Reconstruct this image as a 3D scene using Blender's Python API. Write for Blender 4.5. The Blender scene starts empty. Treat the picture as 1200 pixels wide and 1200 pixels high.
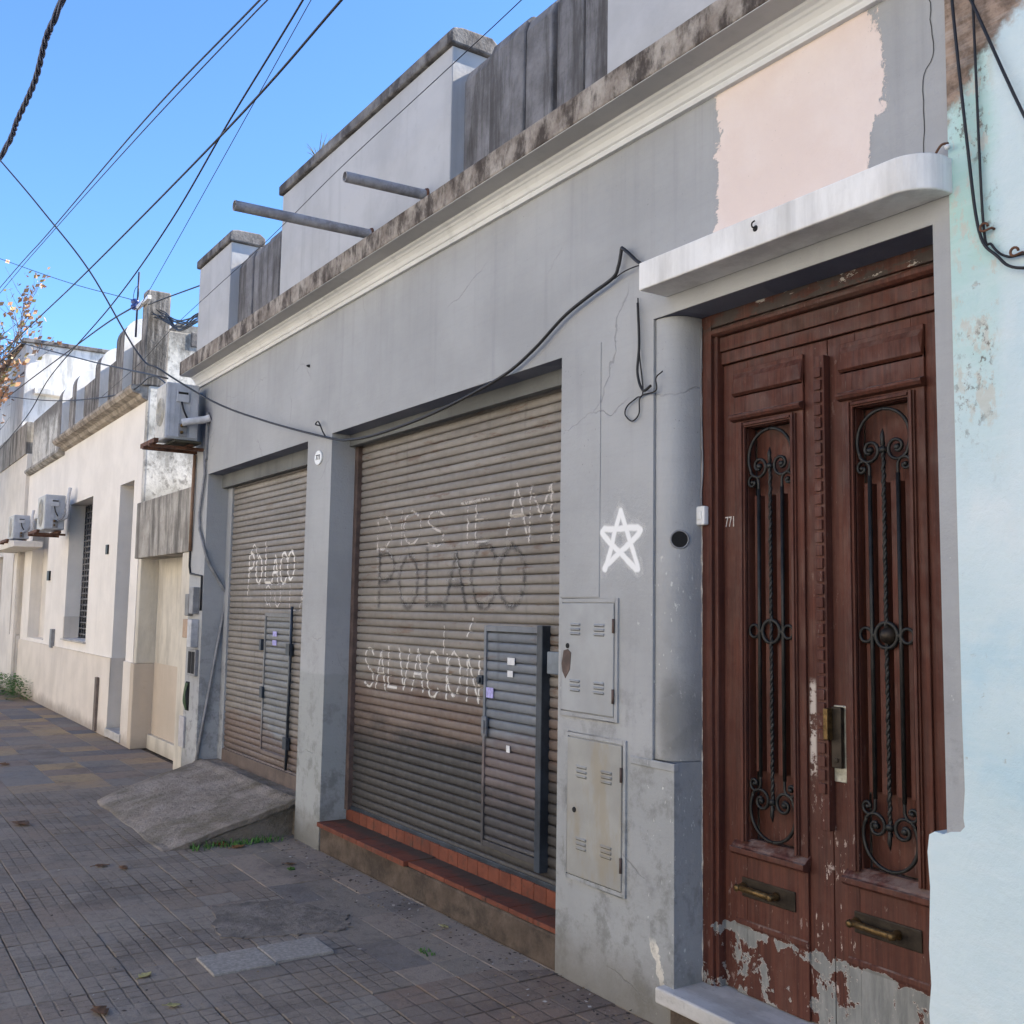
import bpy, bmesh, math, random
import mathutils
from mathutils import Vector, Matrix
R = math.radians
random.seed(7)

# ------------------------------------------------------------------ camera, sky, sun, exposure
sc = bpy.context.scene
col = sc.collection
cam = bpy.data.cameras.new('camera')
co = bpy.data.objects.new('camera', cam)
col.objects.link(co)
# camera axes in world space: right, down, forward
_r = Vector((0.55332, 0.83281, 0.01613))
_d = Vector((-0.07055, 0.06615, -0.99531))
_f = Vector((-0.82998, 0.54959, 0.09535))
_m = Matrix((_r, -_d, -_f)).transposed().to_4x4()
_m.translation = Vector((0.0, -2.792, 1.6))
co.matrix_world = _m
cam.sensor_width = 36.0
cam.lens = 36.0
cam.clip_start = 0.05
cam.clip_end = 2000.0
sc.camera = co

SUN_EL, SUN_AZ = 38.0, 12.0          # azimuth measured from +Y towards +X: the sun stands behind the houses
world = bpy.data.worlds.new('World')
sc.world = world
world.use_nodes = True
wn = world.node_tree
sky = wn.nodes.new('ShaderNodeTexSky')
sky.sky_type = 'NISHITA'
sky.sun_disc = False
sky.sun_elevation = R(SUN_EL)
sky.sun_rotation = R(SUN_AZ)
sky.altitude = 0
sky.air_density = 1.0
sky.dust_density = 0.0
sky.ozone_density = 10.0
bg = wn.nodes['Background']
bg.inputs['Strength'].default_value = 0.105
wn.links.new(sky.outputs[0], bg.inputs['Color'])
sl = bpy.data.lights.new('sun', 'SUN')
sl.energy = 5.0
sl.angle = R(0.5)
sl.color = (1.0, 0.92, 0.80)
so = bpy.data.objects.new('sun', sl)
col.objects.link(so)
_sd = Vector((math.sin(R(SUN_AZ)) * math.cos(R(SUN_EL)), math.cos(R(SUN_AZ)) * math.cos(R(SUN_EL)), math.sin(R(SUN_EL))))
so.rotation_euler = _sd.to_track_quat('Z', 'Y').to_euler()
sc.view_settings.view_transform = 'Standard'
sc.view_settings.look = 'None'
sc.view_settings.exposure = 1.72
sc.view_settings.gamma = 1.0

# ------------------------------------------------------------------ mesh builder
class MB:
    def __init__(s):
        s.v = []; s.f = []; s.mi = []; s.sm = []; s.uv = []
        s.cur = 0
    def face(s, idx, smooth=False, uv=None):
        s.f.append(tuple(idx)); s.mi.append(s.cur); s.sm.append(smooth); s.uv.append(uv)
    def quad(s, a, b, c, d, smooth=False):
        n = len(s.v); s.v += [tuple(a), tuple(b), tuple(c), tuple(d)]
        s.face((n, n+1, n+2, n+3), smooth); return s
    def box(s, x0, x1, y0, y1, z0, z1):
        n = len(s.v)
        s.v += [(x0,y0,z0),(x1,y0,z0),(x1,y1,z0),(x0,y1,z0),(x0,y0,z1),(x1,y0,z1),(x1,y1,z1),(x0,y1,z1)]
        for f in ((0,3,2,1),(4,5,6,7),(0,1,5,4),(1,2,6,5),(2,3,7,6),(3,0,4,7)):
            s.face([n+i for i in f])
        return s
    def hexa(s, p):                       # eight points, bottom ring then top ring
        n = len(s.v); s.v += [tuple(q) for q in p]
        for f in ((0,3,2,1),(4,5,6,7),(0,1,5,4),(1,2,6,5),(2,3,7,6),(3,0,4,7)):
            s.face([n+i for i in f])
        return s
    def prism(s, pts, axis, a, b, smooth=False):     # outline pts swept along an axis
        def P(p, t):
            if axis == 'x': return (t, p[0], p[1])
            if axis == 'y': return (p[0], t, p[1])
            return (p[0], p[1], t)
        n = len(s.v); k = len(pts)
        s.v += [P(p, a) for p in pts] + [P(p, b) for p in pts]
        s.face(list(range(n, n+k))[::-1]); s.face(range(n+k, n+2*k))
        for i in range(k):
            j = (i+1) % k
            s.face((n+i, n+j, n+k+j, n+k+i), smooth)
        return s
    def tube(s, pts, r, seg=8, cap=True):
        pts = [Vector(p) for p in pts]
        rr = r if isinstance(r, (list, tuple)) else [r]*len(pts)
        n0 = len(s.v)
        up = None
        for i, p in enumerate(pts):
            a = pts[max(i-1, 0)]; b = pts[min(i+1, len(pts)-1)]
            t = (b-a)
            if t.length < 1e-9: t = Vector((0,0,1))
            t.normalize()
            if up is None:
                up = Vector((0,0,1)) if abs(t.z) < .9 else Vector((1,0,0))
            u = t.cross(up)
            if u.length < 1e-6: u = t.orthogonal()
            u.normalize(); w = u.cross(t).normalized(); up = w
            for k in range(seg):
                g = 2*math.pi*k/seg
                s.v.append(tuple(p + (u*math.cos(g) + w*math.sin(g))*rr[i]))
        for i in range(len(pts)-1):
            for k in range(seg):
                k2 = (k+1) % seg
                s.face((n0+i*seg+k, n0+i*seg+k2, n0+(i+1)*seg+k2, n0+(i+1)*seg+k), True)
        if cap:
            s.face([n0+k for k in range(seg)][::-1]); m = n0+(len(pts)-1)*seg
            s.face([m+k for k in range(seg)])
        return s
    def lathe(s, c, axis, prof, seg=20):   # prof: (distance along axis, radius)
        c = Vector(c); a = Vector(axis).normalized(); u = a.orthogonal().normalized(); w = a.cross(u)
        n0 = len(s.v)
        for t, r in prof:
            for k in range(seg):
                g = 2*math.pi*k/seg
                s.v.append(tuple(c + a*t + (u*math.cos(g) + w*math.sin(g))*r))
        for i in range(len(prof)-1):
            for k in range(seg):
                k2 = (k+1) % seg
                s.face((n0+i*seg+k, n0+i*seg+k2, n0+(i+1)*seg+k2, n0+(i+1)*seg+k), True)
        s.face([n0+k for k in range(seg)][::-1]); m = n0+(len(prof)-1)*seg
        s.face([m+k for k in range(seg)])
        return s
    def wallgrid(s, xs, zs, y0, y1, solid):   # slab in the x-z plane with cells left open
        nx, nz = len(xs)-1, len(zs)-1
        S = [[bool(solid((xs[i]+xs[i+1])/2, (zs[j]+zs[j+1])/2)) for j in range(nz)] for i in range(nx)]
        ok = lambda i, j: 0 <= i < nx and 0 <= j < nz and S[i][j]
        for i in range(nx):
            for j in range(nz):
                if not S[i][j]: continue
                a, b, c, d = xs[i], xs[i+1], zs[j], zs[j+1]
                s.quad((a,y0,c),(b,y0,c),(b,y0,d),(a,y0,d))
                s.quad((a,y1,c),(a,y1,d),(b,y1,d),(b,y1,c))
                if not ok(i-1, j): s.quad((a,y0,c),(a,y0,d),(a,y1,d),(a,y1,c))
                if not ok(i+1, j): s.quad((b,y0,c),(b,y1,c),(b,y1,d),(b,y0,d))
                if not ok(i, j-1): s.quad((a,y0,c),(a,y1,c),(b,y1,c),(b,y0,c))
                if not ok(i, j+1): s.quad((a,y0,d),(b,y0,d),(b,y1,d),(a,y1,d))
        return s
    def build(s, name, mats, parent=None, weld=True, bevel=0, recalc=True, clean=False):
        me = bpy.data.meshes.new(name)
        off = Vector((0,0,0)); p = parent
        while p is not None:
            off += p.location; p = p.parent
        me.from_pydata([tuple(Vector(q)-off) for q in s.v], [], s.f)
        if not isinstance(mats, (list, tuple)): mats = [mats]
        for m in mats: me.materials.append(m)
        for p, i, q in zip(me.polygons, s.mi, s.sm):
            p.material_index = i; p.use_smooth = q
        if any(u is not None for u in s.uv):
            lay = me.uv_layers.new(name='across')
            for p, u in zip(me.polygons, s.uv):
                if u is None: continue
                for li, q in zip(p.loop_indices, u): lay.data[li].uv = q
        if recalc or weld:
            bm = bmesh.new(); bm.from_mesh(me)
            if weld: bmesh.ops.remove_doubles(bm, verts=bm.verts, dist=1e-5)
            if recalc: bmesh.ops.recalc_face_normals(bm, faces=bm.faces)
            bm.to_mesh(me); bm.free()
        o = bpy.data.objects.new(name, me)
        col.objects.link(o)
        if parent is not None: o.parent = parent
        if bevel:
            b = o.modifiers.new('bevel', 'BEVEL'); b.width = bevel; b.segments = 2
            b.limit_method = 'ANGLE'; b.angle_limit = R(40)
        return o

def tag(o, label=None, cat=None, group=None, kind=None):
    if label: o['label'] = label
    if cat: o['category'] = cat
    if group: o['group'] = group
    if kind: o['kind'] = kind
    return o
def thing(name, loc, label, cat, group=None):
    o = bpy.data.objects.new(name, None); o.empty_display_size = .2
    col.objects.link(o); o.location = loc
    return tag(o, label, cat, group)
def copy_tree(o, parent=None):
    c = o.copy(); col.objects.link(c)
    if parent is not None: c.parent = parent
    for ch in list(o.children): copy_tree(ch, c)
    return c
def spline(pts, n=8):                      # Catmull-Rom through the points
    P = [Vector(p) for p in pts]
    if len(P) < 3: return P
    out = []
    for i in range(len(P)-1):
        a = P[i-1] if i else P[i]*2-P[i+1]
        b, c = P[i], P[i+1]
        d = P[i+2] if i+2 < len(P) else P[i+1]*2-P[i]
        for k in range(n):
            t = k/n
            out.append(.5*((2*b)+(c-a)*t+(2*a-5*b+4*c-d)*t*t+(-a+3*b-3*c+d)*t**3))
    out.append(P[-1])
    return out

# ------------------------------------------------------------------ materials
class NT:
    def __init__(s, name):
        s.m = bpy.data.materials.new(name); s.m.use_nodes = True
        s.t = s.m.node_tree; s.b = s.t.nodes['Principled BSDF']
        g = s.t.nodes.new('ShaderNodeNewGeometry'); s.pos = g.outputs['Position']; s.nor = g.outputs['Normal']; s.isl = g.outputs['Random Per Island']
        x = s.t.nodes.new('ShaderNodeSeparateXYZ'); s.t.links.new(s.pos, x.inputs[0])
        s.x, s.y, s.z = x.outputs
    def put(s, sock, v):
        if hasattr(v, 'is_linked') or isinstance(v, bpy.types.NodeSocket): s.t.links.new(v, sock)
        elif isinstance(v, (tuple, list)) and len(v) == 3 and sock.type == 'RGBA': sock.default_value = (*v, 1)
        else: sock.default_value = v
    def vec(s, sx=1, sy=1, sz=1, src=None):
        n = s.t.nodes.new('ShaderNodeVectorMath'); n.operation = 'MULTIPLY'
        s.put(n.inputs[0], src or s.pos); n.inputs[1].default_value = (sx, sy, sz); return n.outputs[0]
    def noise(s, scale=5, detail=4, rough=.55, vec=None, dist=0):
        n = s.t.nodes.new('ShaderNodeTexNoise'); s.put(n.inputs['Vector'], vec or s.pos)
        n.inputs['Scale'].default_value = scale; n.inputs['Detail'].default_value = detail
        n.inputs['Roughness'].default_value = rough; n.inputs['Distortion'].default_value = dist
        return n.outputs['Fac']
    def voro(s, scale=5, vec=None, feature='F1', out='Distance'):
        n = s.t.nodes.new('ShaderNodeTexVoronoi'); n.feature = feature; s.put(n.inputs['Vector'], vec or s.pos)
        n.inputs['Scale'].default_value = scale; return n.outputs[out]
    def white(s, vec):
        n = s.t.nodes.new('ShaderNodeTexWhiteNoise'); s.put(n.inputs['Vector'], vec); return n.outputs['Value']
    def ma(s, op, a, b=0.0, c=None):
        n = s.t.nodes.new('ShaderNodeMath'); n.operation = op; s.put(n.inputs[0], a); s.put(n.inputs[1], b)
        if c is not None: s.put(n.inputs[2], c)
        return n.outputs[0]
    def step(s, v, lo, hi, a=0.0, b=1.0):
        n = s.t.nodes.new('ShaderNodeMapRange'); n.interpolation_type = 'SMOOTHSTEP'; s.put(n.inputs['Value'], v)
        n.inputs['From Min'].default_value = lo; n.inputs['From Max'].default_value = hi
        n.inputs['To Min'].default_value = a; n.inputs['To Max'].default_value = b; return n.outputs[0]
    def mix(s, f, a, b, mode='MIX'):
        n = s.t.nodes.new('ShaderNodeMix'); n.data_type = 'RGBA'; n.blend_type = mode
        s.put(n.inputs[0], f); s.put(n.inputs[6], a); s.put(n.inputs[7], b); return n.outputs[2]
    def mul(s, *a):
        r = a[0]
        for q in a[1:]: r = s.ma('MULTIPLY', r, q)
        return r
    def band(s, v, lo, hi, soft=.01):
        return s.mul(s.step(v, lo-soft, lo+soft), s.step(v, hi-soft, hi+soft, 1, 0))
    def bump(s, h, dist=.01, strength=1, nrm=None):
        n = s.t.nodes.new('ShaderNodeBump'); n.inputs['Strength'].default_value = strength; n.inputs['Distance'].default_value = dist
        s.put(n.inputs['Height'], h)
        if nrm is not None: s.t.links.new(nrm, n.inputs['Normal'])
        return n.outputs[0]
    def done(s, color, rough=.85, nrm=None, metal=0.0, alpha=None, spec=.3):
        s.put(s.b.inputs['Base Color'], color); s.put(s.b.inputs['Roughness'], rough); s.put(s.b.inputs['Metallic'], metal)
        s.b.inputs['Specular IOR Level'].default_value = spec
        if nrm is not None: s.t.links.new(nrm, s.b.inputs['Normal'])
        if alpha is not None: s.put(s.b.inputs['Alpha'], alpha)
        return s.m

def plaster(name, base, var=.12, streak=.15, dirt=(.12,.10,.08), dirt_amt=.4, dirt_h=.25, bump=.006, dark=None, darkamt=0.0):
    n = NT(name)
    lo = tuple(c*(1-var) for c in base); hi = tuple(min(.9, c*(1+var)) for c in base)
    c = n.mix(n.step(n.noise(1.7, 6, .62), .35, .65), lo, hi)
    st = n.noise(1, 5, .6, n.vec(9, 9, .55))
    c = n.mix(n.mul(n.step(st, .52, .75), streak), c, tuple(q*.45 for q in base))
    if dark:
        d = n.noise(1, 7, .7, n.vec(5, 5, 1.1))
        c = n.mix(n.mul(n.step(d, .42, .66), darkamt), c, dark)
    dz = n.ma('ADD', n.z, n.ma('MULTIPLY', n.noise(4, 6, .65), dirt_h*1.6))
    c = n.mix(n.mul(n.step(dz, dirt_h*.9, dirt_h*2.1, 1, 0), dirt_amt), c, dirt)
    fine = n.noise(55, 3, .6)
    c = n.mix(n.mul(n.step(n.noise(14, 4, .7), .60, .75), .25), c, tuple(q*.72 for q in base))
    h = n.ma('ADD', n.ma('MULTIPLY', n.noise(2.6, 3), 1.6), n.ma('MULTIPLY', fine, .18))
    return n.done(c, .88, n.bump(h, bump*1.6, .7))

def facade_paint():
    n = NT('grey facade paint')
    c = n.mix(n.step(n.noise(1.1, 6, .6), .35, .68), (.318,.323,.324), (.384,.389,.389))
    st = n.noise(1, 5, .6, n.vec(8, 8, .45))
    c = n.mix(n.mul(n.step(st, .55, .78), .28), c, (.20,.205,.215))
    # lighter repainting low on the pillars
    edge = n.ma('MULTIPLY', n.noise(7, 3), .05)
    pz = n.ma('ADD', n.z, edge)
    pill = n.mul(n.band(n.x, -7.0, -6.44), n.step(pz, 1.165, 1.18, 1, 0))
    c = n.mix(n.mul(pill, .8), c, (.30,.315,.305))
    low = n.mul(n.band(n.x, -3.9, -2.9), n.step(pz, 1.02, 1.06, 1, 0))
    c = n.mix(n.mul(low, .45), c, (.265,.275,.27))
    # bare salmon patch over the door
    n1 = n.noise(1, 7, .72, n.vec(5, 5, 7)); n2 = n.noise(1, 7, .75, n.vec(9, 9, 6))
    xl = n.ma('ADD', n.x, n.ma('MULTIPLY', n.ma('SUBTRACT', n1, .5), .22))
    xr = n.ma('ADD', n.x, n.ma('MULTIPLY', n.ma('SUBTRACT', n2, .5), .26))
    xrs = n.ma('ADD', xr, n.ma('MULTIPLY', n.ma('ABSOLUTE', n.ma('SUBTRACT', n.z, 3.38)), .28))
    patch = n.mul(n.step(xl, -2.80, -2.793), n.step(xrs, -2.018, -2.008, 1, 0), n.step(n.z, 2.95, 2.96))
    sal = n.mix(n.step(n.noise(3, 5, .6), .4, .7), (.715,.595,.53), (.75,.645,.585))
    c = n.mix(patch, c, sal)
    # soot beside the air conditioner
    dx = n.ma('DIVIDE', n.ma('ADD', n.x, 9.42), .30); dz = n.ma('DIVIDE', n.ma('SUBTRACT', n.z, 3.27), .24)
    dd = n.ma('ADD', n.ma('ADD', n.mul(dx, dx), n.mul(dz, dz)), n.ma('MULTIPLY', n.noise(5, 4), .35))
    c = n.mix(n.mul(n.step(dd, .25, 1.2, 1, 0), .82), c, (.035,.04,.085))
    # bluish colour of deep reveals and soffits, with their shade painted in
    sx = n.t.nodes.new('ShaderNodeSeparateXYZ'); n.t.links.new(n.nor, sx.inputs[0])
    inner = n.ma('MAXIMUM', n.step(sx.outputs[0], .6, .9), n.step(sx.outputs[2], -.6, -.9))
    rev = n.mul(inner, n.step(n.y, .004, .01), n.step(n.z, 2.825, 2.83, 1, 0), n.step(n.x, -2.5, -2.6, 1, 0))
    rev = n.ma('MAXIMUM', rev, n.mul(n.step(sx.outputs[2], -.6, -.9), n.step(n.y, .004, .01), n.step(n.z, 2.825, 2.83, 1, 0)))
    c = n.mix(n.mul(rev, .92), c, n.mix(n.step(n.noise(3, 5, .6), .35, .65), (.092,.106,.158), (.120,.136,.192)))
    # chips and scratches
    chip = n.mul(n.step(n.noise(26, 5, .7), .655, .68), n.step(n.noise(1.8, 2), .48, .6), n.step(n.z, 1.9, 2.2, 1, 0))
    c = n.mix(n.mul(chip, .7), c, (.55,.55,.53))
    fl = n.mul(n.step(n.noise(1, 4, .6, n.vec(60, 60, 26)), .655, .675), n.band(n.x, -3.2, -3.0), n.step(n.z, 1.7, 2.1, 1, 0))
    c = n.mix(n.mul(fl, .85), c, (.60,.60,.57))
    hx = n.ma('DIVIDE', n.ma('ADD', n.x, 3.085), .07); hz = n.ma('DIVIDE', n.ma('SUBTRACT', n.z, 1.17), .20)
    hd = n.ma('ADD', n.ma('ADD', n.mul(hx, hx), n.mul(hz, hz)), n.ma('MULTIPLY', n.noise(9, 4), .6))
    c = n.mix(n.mul(n.step(hd, .3, 1.5, 1, 0), .6), c, (.10,.10,.095))
    wx = n.ma('ADD', n.ma('ADD', n.x, n.ma('MULTIPLY', n.z, .45)), n.ma('MULTIPLY', n.ma('SUBTRACT', n.noise(14, 5, .65), .5), .10))
    wp = n.mul(n.band(wx, -3.045, -3.005, .004), n.band(n.z, .15, .31, .02), n.step(n.y, .02, .03, 1, 0))
    c = n.mix(wp, c, (.66,.62,.54))
    mot = n.mul(n.step(n.noise(7, 7, .72), .48, .64), n.step(n.z, 1.9, .5, 0, .7))
    c = n.mix(mot, c, (.165,.168,.158))
    spk = n.mul(n.step(n.noise(75, 3, .6), .67, .71), n.step(n.noise(2.7, 3), .45, .6))
    c = n.mix(n.mul(spk, .5), c, (.09,.09,.09))
    # rain streaks below the moulding, hairline cracks, roller and patch marks
    rs = n.mul(n.step(n.noise(1, 6, .65, n.vec(14, 14, .35)), .50, .68), n.step(n.z, 2.75, 3.62), n.ma('SUBTRACT', 1.0, patch))
    c = n.mix(n.mul(rs, .16), c, (.165,.165,.165))
    wv = n.t.nodes.new('ShaderNodeVectorMath'); wv.operation = 'ADD'; n.put(wv.inputs[0], n.pos)
    nz = n.t.nodes.new('ShaderNodeTexNoise'); n.put(nz.inputs['Vector'], n.pos); nz.inputs['Scale'].default_value = 5; nz.inputs['Detail'].default_value = 5
    sc_ = n.t.nodes.new('ShaderNodeVectorMath'); sc_.operation = 'SCALE'; n.t.links.new(nz.outputs['Color'], sc_.inputs[0]); sc_.inputs['Scale'].default_value = .16
    n.t.links.new(sc_.outputs[0], wv.inputs[1])
    hair = n.mul(n.step(n.voro(1.15, wv.outputs[0], 'DISTANCE_TO_EDGE'), .0015, .0050, 1, 0), n.mul(n.step(n.noise(1.1, 3), .52, .62), n.ma('SUBTRACT', 1.0, patch)))
    c = n.mix(n.mul(hair, .36), c, (.12,.12,.12))
    blk = n.step(n.noise(1, 2, .4, n.vec(1.3, 1.3, 2.2)), .53, .545)
    c = n.mix(n.mul(blk, n.ma('SUBTRACT', 1.0, patch), .16), c, (.36,.365,.37))
    rol = n.step(n.noise(1, 4, .7, n.vec(3, 3, 42)), .45, .7)
    c = n.mix(n.mul(rol, n.ma('SUBTRACT', 1.0, patch), .08), c, (.22,.225,.23))
    # grime at the foot, damp stains
    g = n.ma('ADD', n.z, n.ma('MULTIPLY', n.noise(5, 6, .7), .30))
    c = n.mix(n.mul(n.step(g, .16, .46, 1, 0), .7), c, (.13,.115,.09))
    sm = n.mul(n.step(n.noise(2.3, 6, .7), .56, .72), n.step(n.z, 1.3, .6, 0, 1), .55)
    c = n.mix(sm, c, (.15,.15,.15))
    h = n.ma('ADD', n.ma('ADD', n.ma('MULTIPLY', n.noise(2.2, 3), 1.8), n.ma('MULTIPLY', n.noise(60, 4, .7), .34)), n.ma('ADD', n.ma('MULTIPLY', n.noise(1, 4, .6, n.vec(16, 16, 9), 1.2), .32), n.ma('MULTIPLY', hair, -.4)))
    h = n.ma('ADD', h, n.ma('MULTIPLY', patch, -.25))
    return n.done(c, .82, n.bump(h, .009, .75))

def concrete(name, a, b, mold=None, amt=.7, sv=(6,6,1.2), scale=1.0, bump=.012):
    n = NT(name)
    c = n.mix(n.step(n.noise(3*scale, 7, .65), .3, .7), a, b)
    if mold:
        m = n.noise(1, 8, .72, n.vec(*sv))
        c = n.mix(n.mul(n.step(m, .42, .62), amt), c, mold)
    f = n.noise(40, 5, .7)
    c = n.mix(n.mul(n.step(f, .55, .7), .3), c, tuple(q*.5 for q in a))
    h = n.ma('ADD', n.noise(9, 6, .65), n.ma('MULTIPLY', f, .5))
    return n.done(c, .92, n.bump(h, bump, .8))

def shutter_mat(name, a, b, dz0, dz1, dirt, rust=.5):
    n = NT(name)
    c = n.mix(n.step(n.noise(1, 5, .6, n.vec(1.5, 1, 9)), .3, .7), a, b)
    # per-slat tint
    cell = n.t.nodes.new('ShaderNodeCombineXYZ'); n.put(cell.inputs[2], n.ma('FLOOR', n.ma('DIVIDE', n.z, .051)))
    c = n.mix(n.mul(n.white(cell.outputs[0]), .35), c, tuple(q*.7 for q in a))
    r = n.mul(n.step(n.noise(1, 8, .72, n.vec(3.0, 1, 16)), .56, .66), rust)
    c = n.mix(r, c, (.13,.068,.035))
    run = n.mul(n.step(n.noise(1, 6, .6, n.vec(11, 1, 1.1)), .58, .72), .35)
    c = n.mix(run, c, tuple(q*.45 for q in a))
    w = n.ma('ADD', n.z, n.ma('MULTIPLY', n.ma('SUBTRACT', n.noise(1, 6, .65, n.vec(1.6, 1, 6)), .5), .55))
    c = n.mix(n.mul(n.band(w, dz0, dz1+.18, .09), .55), c, (.12,.065,.045))
    c = n.mix(n.mul(n.step(w, dz0, dz1, 1, 0), .9), c, dirt)
    return n.done(c, n.step(n.noise(20, 4), .3, .7, .5, .75), n.bump(n.noise(30, 4), .002, .5), metal=.15, spec=.35)

def wood_paint():
    n = NT('worn red brown door paint')
    grain = n.noise(1, 6, .65, n.vec(60, 60, 2.2))
    c = n.mix(n.step(grain, .32, .68), (.052,.0165,.011), (.102,.0325,.0200))
    c = n.mix(n.mul(n.step(n.noise(1, 5, .7, n.vec(130, 130, 1.6)), .56, .66), .5), c, (.030,.011,.009))
    c = n.mix(n.mul(n.step(n.noise(1, 6, .7, n.vec(7, 7, 1.4)), .50, .66), .42), c, (.120,.052,.036))
    c = n.mix(n.mul(n.step(n.noise(2.2, 5), .45, .7), .5), c, (.050,.019,.014))
    c = n.mix(n.mul(n.step(n.noise(1, 6, .7, n.vec(25, 25, 3)), .66, .74), .45), c, (.20,.12,.09))
    # weathered grime on the upper rails
    c = n.mix(n.mul(n.step(n.z, 2.45, 2.8), n.step(n.noise(1, 6, .7, n.vec(3, 3, 22)), .4, .65), .55), c, (.06,.04,.03))
    # small flakes everywhere, more to the meeting stile
    fl = n.ma('MAXIMUM', n.step(n.noise(1, 5, .72, n.vec(42, 42, 15)), .635, .655), n.step(n.noise(1, 4, .7, n.vec(90, 90, 8)), .66, .68))
    near = n.step(n.ma('ABSOLUTE', n.ma('ADD', n.x, 2.44)), .04, .16, 1, .0)
    fz = n.step(n.z, .3, 1.3, 1, .12)
    c = n.mix(n.mul(fl, n.ma('ADD', n.mul(near, fz), n.mul(fz, .35))), c, (.42,.34,.30))
    # big peeled areas at the foot, bare grey wood with a pale rim
    p = n.noise(1, 8, .64, n.vec(9, 9, 7.5), .5)
    p = n.ma('ADD', p, n.mul(n.step(n.x, -2.47, -2.40), .062))
    p = n.ma('SUBTRACT', p, n.mul(n.step(n.x, -2.90, -2.95), .06))
    p = n.ma('ADD', p, n.mul(n.ma('SUBTRACT', n.noise(38, 5, .7), .5), .22))
    zz = n.ma('ADD', n.z, n.ma('MULTIPLY', n.noise(8, 4), .06))
    p = n.ma('SUBTRACT', p, n.step(zz, .425, .50, 0, .5))
    p = n.ma('ADD', p, n.mul(n.band(zz, .40, .455, .02), .07))
    bare = n.mix(n.step(n.noise(1, 6, .7, n.vec(30, 30, 6)), .3, .7), (.15,.155,.148), (.25,.25,.235))
    c = n.mix(n.step(p, .515, .520), c, (.40,.36,.32))
    c = n.mix(n.step(p, .530, .540), c, bare)
    # dust and pale wear along horizontal ledges
    sx = n.t.nodes.new('ShaderNodeSeparateXYZ'); n.t.links.new(n.nor, sx.inputs[0])
    led = n.mul(n.step(sx.outputs[2], .35, .7), n.step(n.noise(1, 6, .7, n.vec(14, 14, 14)), .40, .62))
    c = n.mix(n.mul(led, .55), c, (.24,.19,.165))
    scr = n.mul(n.step(n.noise(1, 6, .7, n.vec(5, 5, 60)), .69, .72), n.step(n.z, 2.5, 2.6))
    c = n.mix(n.mul(scr, .5), c, (.26,.16,.11))
    top = n.mul(n.step(n.z, 2.74, 2.77), n.step(n.noise(1, 7, .72, n.vec(6, 6, 14)), .46, .52))
    c = n.mix(n.mul(top, .8), c, (.045,.04,.036))
    top2 = n.mul(n.step(n.z, 2.75, 2.77), n.step(n.noise(1, 7, .72, n.vec(9, 9, 22)), .61, .63))
    c = n.mix(top2, c, (.40,.37,.33))
    # scraped strip by the lock
    s = n.mul(n.band(n.x, -2.538, -2.510, .006), n.band(n.z, 1.02, 1.36, .02), n.step(n.noise(18, 5, .7), .42, .5))
    c = n.mix(s, c, (.45,.40,.36))
    h = n.ma('ADD', n.ma('MULTIPLY', grain, .5), n.ma('MULTIPLY', n.step(p, .515, .52), -1.2))
    return n.done(c, n.step(n.noise(9, 6, .7), .35, .65, .48, .8), n.bump(h, .0045, .9), spec=.32)

def simple(name, c, rough=.6, metal=0.0, var=.25, scale=8, spec=.4, bump=.001):
    n = NT(name)
    k = n.mix(n.step(n.noise(scale, 6, .65), .3, .72), tuple(q*(1-var) for q in c), tuple(min(.95, q*(1+var)) for q in c))
    return n.done(k, rough, n.bump(n.noise(scale*5, 4), bump, .6), metal=metal, spec=spec)

def spray(name, c, cover=.5, soft=.35, fine=60, op=1.0):
    n = NT(name)
    uv = n.t.nodes.new('ShaderNodeUVMap'); uv.uv_map = 'across'
    sx = n.t.nodes.new('ShaderNodeSeparateXYZ'); n.t.links.new(uv.outputs[0], sx.inputs[0])
    a = n.ma('SUBTRACT', sx.outputs[0], .5); b = n.ma('MAXIMUM', n.ma('SUBTRACT', .5, sx.outputs[1]), 0.0)
    d = n.ma('SQRT', n.ma('ADD', n.mul(a, a), n.mul(b, b)))
    edge = n.step(d, .5-soft, .5, 1, 0)
    k = n.ma('ADD', n.noise(fine, 5, .7), n.ma('MULTIPLY', n.noise(7, 3), .35))
    wear = n.step(k, .98-cover*.8, 1.12-cover*.8)
    return n.done(c, .9, alpha=n.mul(edge, wear, op))

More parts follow.
